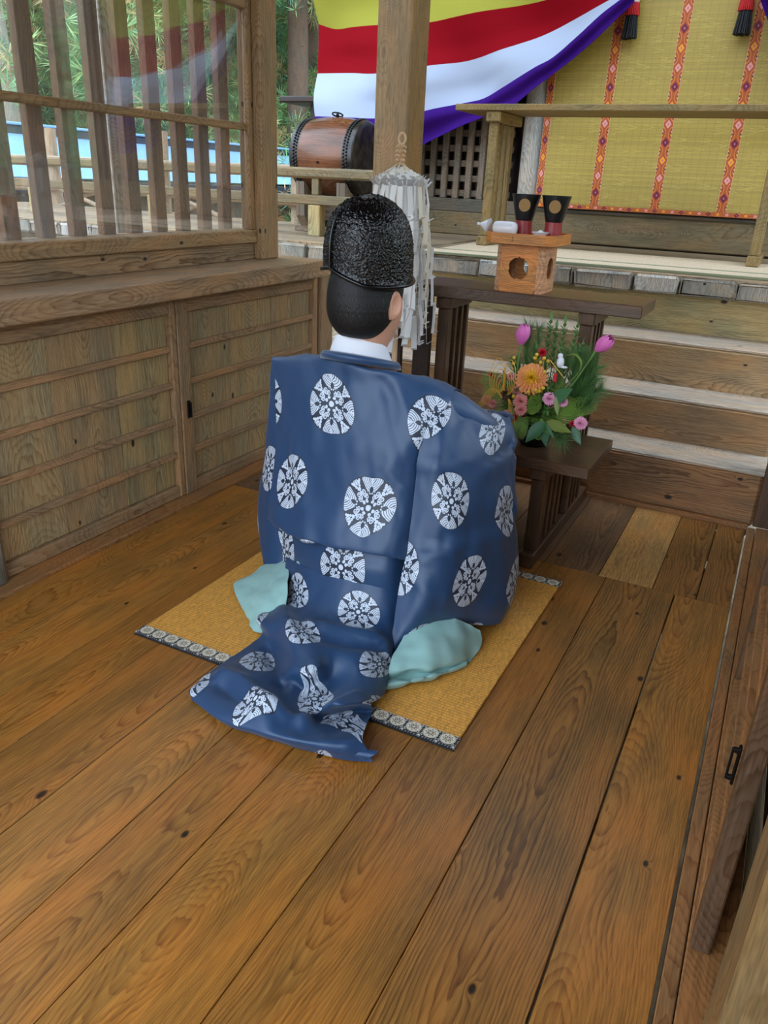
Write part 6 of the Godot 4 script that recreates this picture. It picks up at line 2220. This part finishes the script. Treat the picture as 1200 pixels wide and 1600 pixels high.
func hat_point(a: float, t: float) -> Vector3:
	# a soft tall cap, wider from side to side of the photo, its foot dipping at the back
	var prof := [[0.0, 1.0], [0.15, 1.005], [0.30, 1.0], [0.45, 0.975], [0.60, 0.915], [0.72, 0.83], [0.82, 0.70], [0.90, 0.54], [0.96, 0.34], [1.0, 0.02]]
	var r := 1.0
	for k in prof.size() - 1:
		if t >= prof[k][0] and t <= prof[k + 1][0]:
			r = lerpf(prof[k][1], prof[k + 1][1], (t - prof[k][0]) / (prof[k + 1][0] - prof[k][0]))
	# angle a: 0 looks to +x, PI/2 to +z (the camera side)
	var foot := 0.014 * cos(a - 0.5) 
	var notch := maxf(0.0, 1.0 - absf(angle_difference(a, HAT_SEAM)) / 0.85)
	var y := lerpf(-0.006 - foot + 0.026 * notch, 0.196, t)
	return HEAD + Vector3(-0.004, 0.068, 0.006) + Vector3(cos(a) * 0.117 * r, y, sin(a) * 0.124 * r)

const HAT_SEAM := 1.98

const TRAIN_FOLDS := [
	[[Vector2(-1.096, -1.599), Vector2(-0.997, -1.483), Vector2(-0.868, -1.311), Vector2(-0.795, -1.232)], 0.022, 0.026],
	[[Vector2(-1.043, -1.473), Vector2(-0.938, -1.365), Vector2(-0.821, -1.25)], -0.020, 0.028],
	[[Vector2(-1.077, -1.297), Vector2(-1.012, -1.282), Vector2(-0.924, -1.235), Vector2(-0.822, -1.22)], 0.022, 0.022],
	[[Vector2(-1.038, -1.259), Vector2(-0.952, -1.225)], -0.014, 0.020],
	[[Vector2(-0.747, -1.565), Vector2(-0.846, -1.540), Vector2(-0.962, -1.535)], 0.016, 0.016],
	[[Vector2(-0.743, -1.540), Vector2(-0.819, -1.495), Vector2(-0.899, -1.480)], -0.016, 0.020],
	[[Vector2(-0.832, -1.378), Vector2(-0.818, -1.297), Vector2(-0.782, -1.234)], 0.018, 0.020],
	[[Vector2(-0.705, -1.346), Vector2(-0.733, -1.273), Vector2(-0.774, -1.214)], 0.010, 0.018]]

func fold(p: Vector3, folds: Array) -> float:
	var h := 0.0
	for f in folds:
		var best := 1e9
		for k in f[0].size() - 1:
			best = minf(best, Vector2(p.x, p.z).distance_to(Geometry2D.get_closest_point_to_segment(Vector2(p.x, p.z), f[0][k], f[0][k + 1])))
		h += f[1] * exp(-best * best / (f[2] * f[2]))
	return h

func cloth_part(parent: Node, called: String, ctrl: Array, sub: int, m: Material, off: Vector2, amp: float, sd: int, o: Vector3, flip := false, label := "", folds := [], scale := Vector2(0.25, 0.45)) -> MeshInstance3D:
	var g := smooth_grid(ctrl, sub)
	if folds and folds != TRAIN_FOLDS:
		var nm := grid_normals(g)
		for i in g.size():
			for j in g[0].size():
				var q: Vector3 = g[i][j]
				g[i][j] = q - nm[i][j] * fold(Vector3(q.x, 0, q.y), folds) * signf(-nm[i][j].z)
	elif folds:
		for i in g.size():
			for j in g[0].size():
				var rim := minf(1.0, minf(minf(j, g[0].size() - 1 - j), g.size() - 1 - i) / 4.0)
				g[i][j].y += fold(g[i][j], folds) * rim
	if amp > 0.0:
		g = ripple(g, amp, 7.0, 4.0, sd)
		g = ripple(g, amp * 0.35, 19.0, 9.0, sd + 1)
	for i in g.size():
		for j in g[0].size():
			g[i][j] = g[i][j] - o
			g[i][j].y = maxf(g[i][j].y, 0.0030 if g[i][j].z > 0.485 else 0.0125)
	var mb := MB.new()
	sheet(mb, g, 0.0022, scale.x, scale.y, off, flip)
	return part(parent, called, mb, m, label)

func build_person() -> void:
	var o := Vector3(-0.96, 0.0, -1.80)
	var p := thing("person", "person in a patterned blue robe and black cap kneeling, seen from behind", "person", o)
	var body := MB.new()
	net(body, body_field, Vector3(-1.30, 0.0, -2.30), Vector3(-0.64, 0.80, -1.62), 0.017)
	net(body, head_field, HEAD + Vector3(-0.13, -0.21, -0.15), HEAD + Vector3(0.13, 0.16, 0.15), 0.0052)
	for s in [-1.0, 1.0]:
		net(body, hand_field.bind(s), Vector3(-0.97 + 0.03 * s - 0.07, 0.37, -2.28), Vector3(-0.97 + 0.03 * s + 0.07, 0.56, -2.13), 0.0048)
	for k in body.v.size():
		body.v[k] -= o
	part(p, "body", body, M.skin)
	var hair := MB.new()
	net(hair, hair_field, HEAD + Vector3(-0.13, -0.14, -0.12), HEAD + Vector3(0.13, 0.16, 0.15), 0.0055)
	for k in hair.v.size():
		hair.v[k] -= o
	part(p, "hair", hair, M.hair, "short black hair")
	# cap with crinkled lacquer
	var ns := FastNoiseLite.new()
	ns.seed = 3
	ns.frequency = 1.0
	ns.noise_type = FastNoiseLite.TYPE_CELLULAR
	ns.cellular_return_type = FastNoiseLite.RETURN_DISTANCE2_SUB
	var hat := MB.new()
	var na := 320
	var nt := 170
	var pts := []
	for i in nt + 1:
		var line := []
		for j in na + 1:
			var t := float(i) / nt
			var q := hat_point(TAU * (j % na) / na, t)
			var out := (q - HEAD - Vector3(0, 0.05, 0)).normalized()
			var amp := 0.0085 * clampf(t * 12.0, 0.0, 1.0)
			line.append(q - o + out * (amp * (ns.get_noise_3d(q.x * 120.0, q.y * 95.0, q.z * 120.0) + 0.55 * ns.get_noise_3d(q.x * 230.0 + 9.0, q.y * 190.0, q.z * 230.0) + 0.9)))
		pts.append(line)
	var gn := []
	for i in nt + 1:
		for j in na + 1:
			var du: Vector3 = pts[i][(j + 1) % na] - pts[i][posmod(j - 1, na)]
			var dv: Vector3 = pts[mini(i + 1, nt)][j] - pts[maxi(i - 1, 0)][j]
			var nn := dv.cross(du).normalized()
			if nn.dot(pts[i][j] + o - HEAD) < 0: nn = -nn
			hat.vert(pts[i][j], nn, Vector2(float(j) / na, float(i) / nt))
	for i in nt:
		for j in na:
			var a := i * (na + 1) + j
			hat.quad(a, a + 1, a + na + 2, a + na + 1)
	var cap_mesh := part(p, "cap", hat, M.lacquer, "tall black crinkled lacquer cap")
	var rim := MB.new()
	var lp := []
	for k in 61:
		var q := hat_point(TAU * k / 60.0, 0.0)
		lp.append(q - o + Vector3(q.x - HEAD.x, 0, q.z - HEAD.z).normalized() * 0.002)
	tube(rim, lp, 0.0052, 0.0052, 8, false)
	part(cap_mesh, "rim", rim, M.lacquer_rim)
	var seam := MB.new()
	lp = []
	for k in 13:
		var t := k / 12.0 * 0.78
		var q := hat_point(HAT_SEAM, t)
		lp.append(q - o + Vector3(q.x - HEAD.x, 0, q.z - HEAD.z).normalized() * 0.0025)
	tube(seam, lp, 0.0042, 0.0030, 7)
	part(cap_mesh, "seam", seam, M.lacquer_rim)
	# cords of the cap along the cheek
	var cd := MB.new()
	tube(cd, [HEAD + Vector3(0.098, 0.045, -0.055) - o, HEAD + Vector3(0.082, -0.03, -0.082) - o, HEAD + Vector3(0.050, -0.105, -0.090) - o, HEAD + Vector3(0.0, -0.13, -0.085) - o], 0.0018, 0.0018, 6)
	part(cap_mesh, "chin_cord", cd, M.paper)
	# collars
	var nk := Vector3(-1.000, 0.0, -1.852) - o
	var wc := []
	for i in 5:
		var t := i / 4.0
		var line := []
		for j in 33:
			var a := TAU * j / 32.0
			var back := 0.5 + 0.5 * sin(a)
			var r := lerpf(0.088, 0.073, t)
			line.append(nk + Vector3(cos(a) * r, lerpf(0.768, 0.800 + 0.020 * back, t) + 0.012 * back - 0.03 * (1.0 - back), sin(a) * r * 0.98))
		wc.append(line)
	var cm := MB.new()
	sheet(cm, wc, 0.003, 1, 1, Vector2.ZERO)
	part(p, "white_collar", cm, M.white_cloth, "white under-robe collar")
	var bc := MB.new()
	var ring := []
	for j in 49:
		var a := TAU * j / 48.0
		var back := 0.5 + 0.5 * sin(a)
		ring.append(nk + Vector3(cos(a) * 0.105, 0.766 + 0.014 * back - 0.04 * (1.0 - back), sin(a) * 0.101))
	var band := []
	for i in 7:
		var b := TAU * i / 6.0
		var line := []
		for j in 49:
			var a := TAU * j / 48.0
			var out := Vector3(cos(a), 0, sin(a))
			line.append(ring[j] + out * 0.0075 * cos(b) + Vector3(0, 0.0125, 0) * sin(b) - out * 0.004 * sin(b))
		band.append(line)
	for i in 7:
		for j in 49:
			pass
	var i0 := bc.v.size()
	for i in 7:
		for j in 49:
			var nn: Vector3 = (band[i][j] - ring[j]).normalized()
			bc.vert(band[i][j], nn, Vector2(j * 0.02, i * 0.01))
	for i in 6:
		for j in 48:
			var a := i0 + i * 49 + j
			bc.quad(a, a + 1, a + 50, a + 49)
	part(p, "robe_collar", bc, M.robe_plain)
	# robe
	cloth_part(p, "robe_back", ROBE_BACK, 8, M.robe, UV_BACK, 0.008, 11, o, false, "", BACK_FOLDS, Vector2(0.31, 0.468))
	cloth_part(p, "belt", BELT, 6, M.robe, Vector2(-0.548, 0.297), 0.002, 14, o, false, "", [], Vector2(0.31, 0.468))
	cloth_part(p, "robe_train", TRAIN, 10, M.robe, UV_TRAIN, 0.004, 17, o, false, "", TRAIN_FOLDS, Vector2(0.25, 0.345))
	var roll := MB.new()
	var spiral := []
	for i in 9:
		var t := i / 8.0
		var line := []
		var c := Vector3(-0.745, 0.018, -1.200).lerp(Vector3(-0.614, 0.021, -1.236), t)
		for j in 25:
			var a := -PI * 0.5 + TAU * 1.35 * j / 24.0
			var r := 0.017 * (1.0 - 0.35 * j / 24.0)
			line.append(c + Vector3(0.02 * sin(a), r * sin(a), r * cos(a)) - o)
		spiral.append(line)
	sheet(roll, spiral, 0.0015, 0.25, 0.345, Vector2(0.2, 0.9))
	part(p, "rolled_hem", roll, M.robe)
	cloth_part(p, "sleeve", SLEEVE_RIGHT, 8, M.robe, UV_SLEEVE, 0.007, 21, o, false, "", SLEEVE_FOLDS, Vector2(0.22, 0.43))
	cloth_part(p, "sleeve", SLEEVE_LEFT, 7, M.robe, Vector2(-0.544, 0.278), 0.006, 25, o)
	var front := []
	for q in [[0.70, 0.10, -1.93, 0.20], [0.60, 0.17, -2.02, 0.24], [0.45, 0.19, -2.09, 0.26], [0.30, 0.20, -2.16, 0.27], [0.20, 0.24, -2.24, 0.30], [0.05, 0.27, -2.28, 0.32]]:
		var line := []
		for j in 7:
			var s := j / 6.0 * 2.0 - 1.0
			line.append(Vector3(-0.97 - s * q[3], q[0] - 0.03 * s * s, q[2] + 0.085 * s * s))
		front.append(line)
	cloth_part(p, "robe_front", front, 5, M.robe, Vector2(0.1, 0.1), 0.006, 29, o)
	# arm in its inner sleeve at the open shoulder
	var arm := MB.new()
	tube(arm, [Vector3(-0.80, 0.675, -1.885) - o, Vector3(-0.735, 0.640, -1.915) - o, Vector3(-0.690, 0.595, -1.965) - o, Vector3(-0.665, 0.555, -2.02) - o, Vector3(-0.68, 0.51, -2.08) - o], 0.050, 0.046, 16)
	part(p, "inner_sleeve", arm, M.robe_plain)
	var us := MB.new()
	var ug := [[Vector3(-0.772, 0.690, -1.862), Vector3(-0.760, 0.696, -1.866), Vector3(-0.748, 0.690, -1.875)], [Vector3(-0.768, 0.676, -1.852), Vector3(-0.750, 0.680, -1.858), Vector3(-0.732, 0.676, -1.872)], [Vector3(-0.772, 0.660, -1.850), Vector3(-0.750, 0.664, -1.858), Vector3(-0.728, 0.660, -1.876)]]
	for r in ug:
		for j in 3:
			r[j] -= o
	sheet(us, smooth_grid(ug, 5), 0.002, 1, 1)
	part(p, "white_under_sleeve", us, M.white_cloth)
	var knot := MB.new()
	ball(knot, Vector3(-0.672, 0.612, -1.985) - o, Vector3(0.022, 0.011, 0.014), 12)
	ball(knot, Vector3(-0.690, 0.615, -1.975) - o, Vector3(0.012, 0.010, 0.012), 10)
	part(p, "sleeve_cord", knot, M.tassel_black)
	# pale blue trousers
	cloth_part(p, "trousers", TROUSERS_RIGHT, 8, M.aqua, Vector2.ZERO, 0.013, 31, o)
	cloth_part(p, "trousers", TROUSERS_LEFT, 8, M.aqua, Vector2.ZERO, 0.013, 37, o)
	var lap := MB.new()
	var lapf := func(q: Vector3) -> float:
		var d := cap(q, Vector3(-1.06, 0.14, -1.82), Vector3(-1.12, 0.11, -2.18), 0.115, 0.100)
		d = smin(d, cap(q, Vector3(-0.88, 0.14, -1.82), Vector3(-0.82, 0.11, -2.18), 0.115, 0.100), 0.08)
		return maxf(d, 0.012 - q.y)
	net(lap, lapf, Vector3(-1.26, 0.0, -2.32), Vector3(-0.68, 0.30, -1.58), 0.018)
	for k in lap.v.size():
		lap.v[k] -= o
	part(p, "trousers", lap, M.aqua)
	# the wooden tablet in both hands
	var sh := thing("ritual_tablet", "flat wooden tablet held upright by the kneeling person", "tablet", Vector3(-0.97, 0.38, -2.228))
	var tb := MB.new()
	bx(tb, Vector3(0, 0.11, 0), Vector3(0.045, 0.24, 0.008), 0.003, 1)
	part(sh, "blade", tb, M.cedar_side)
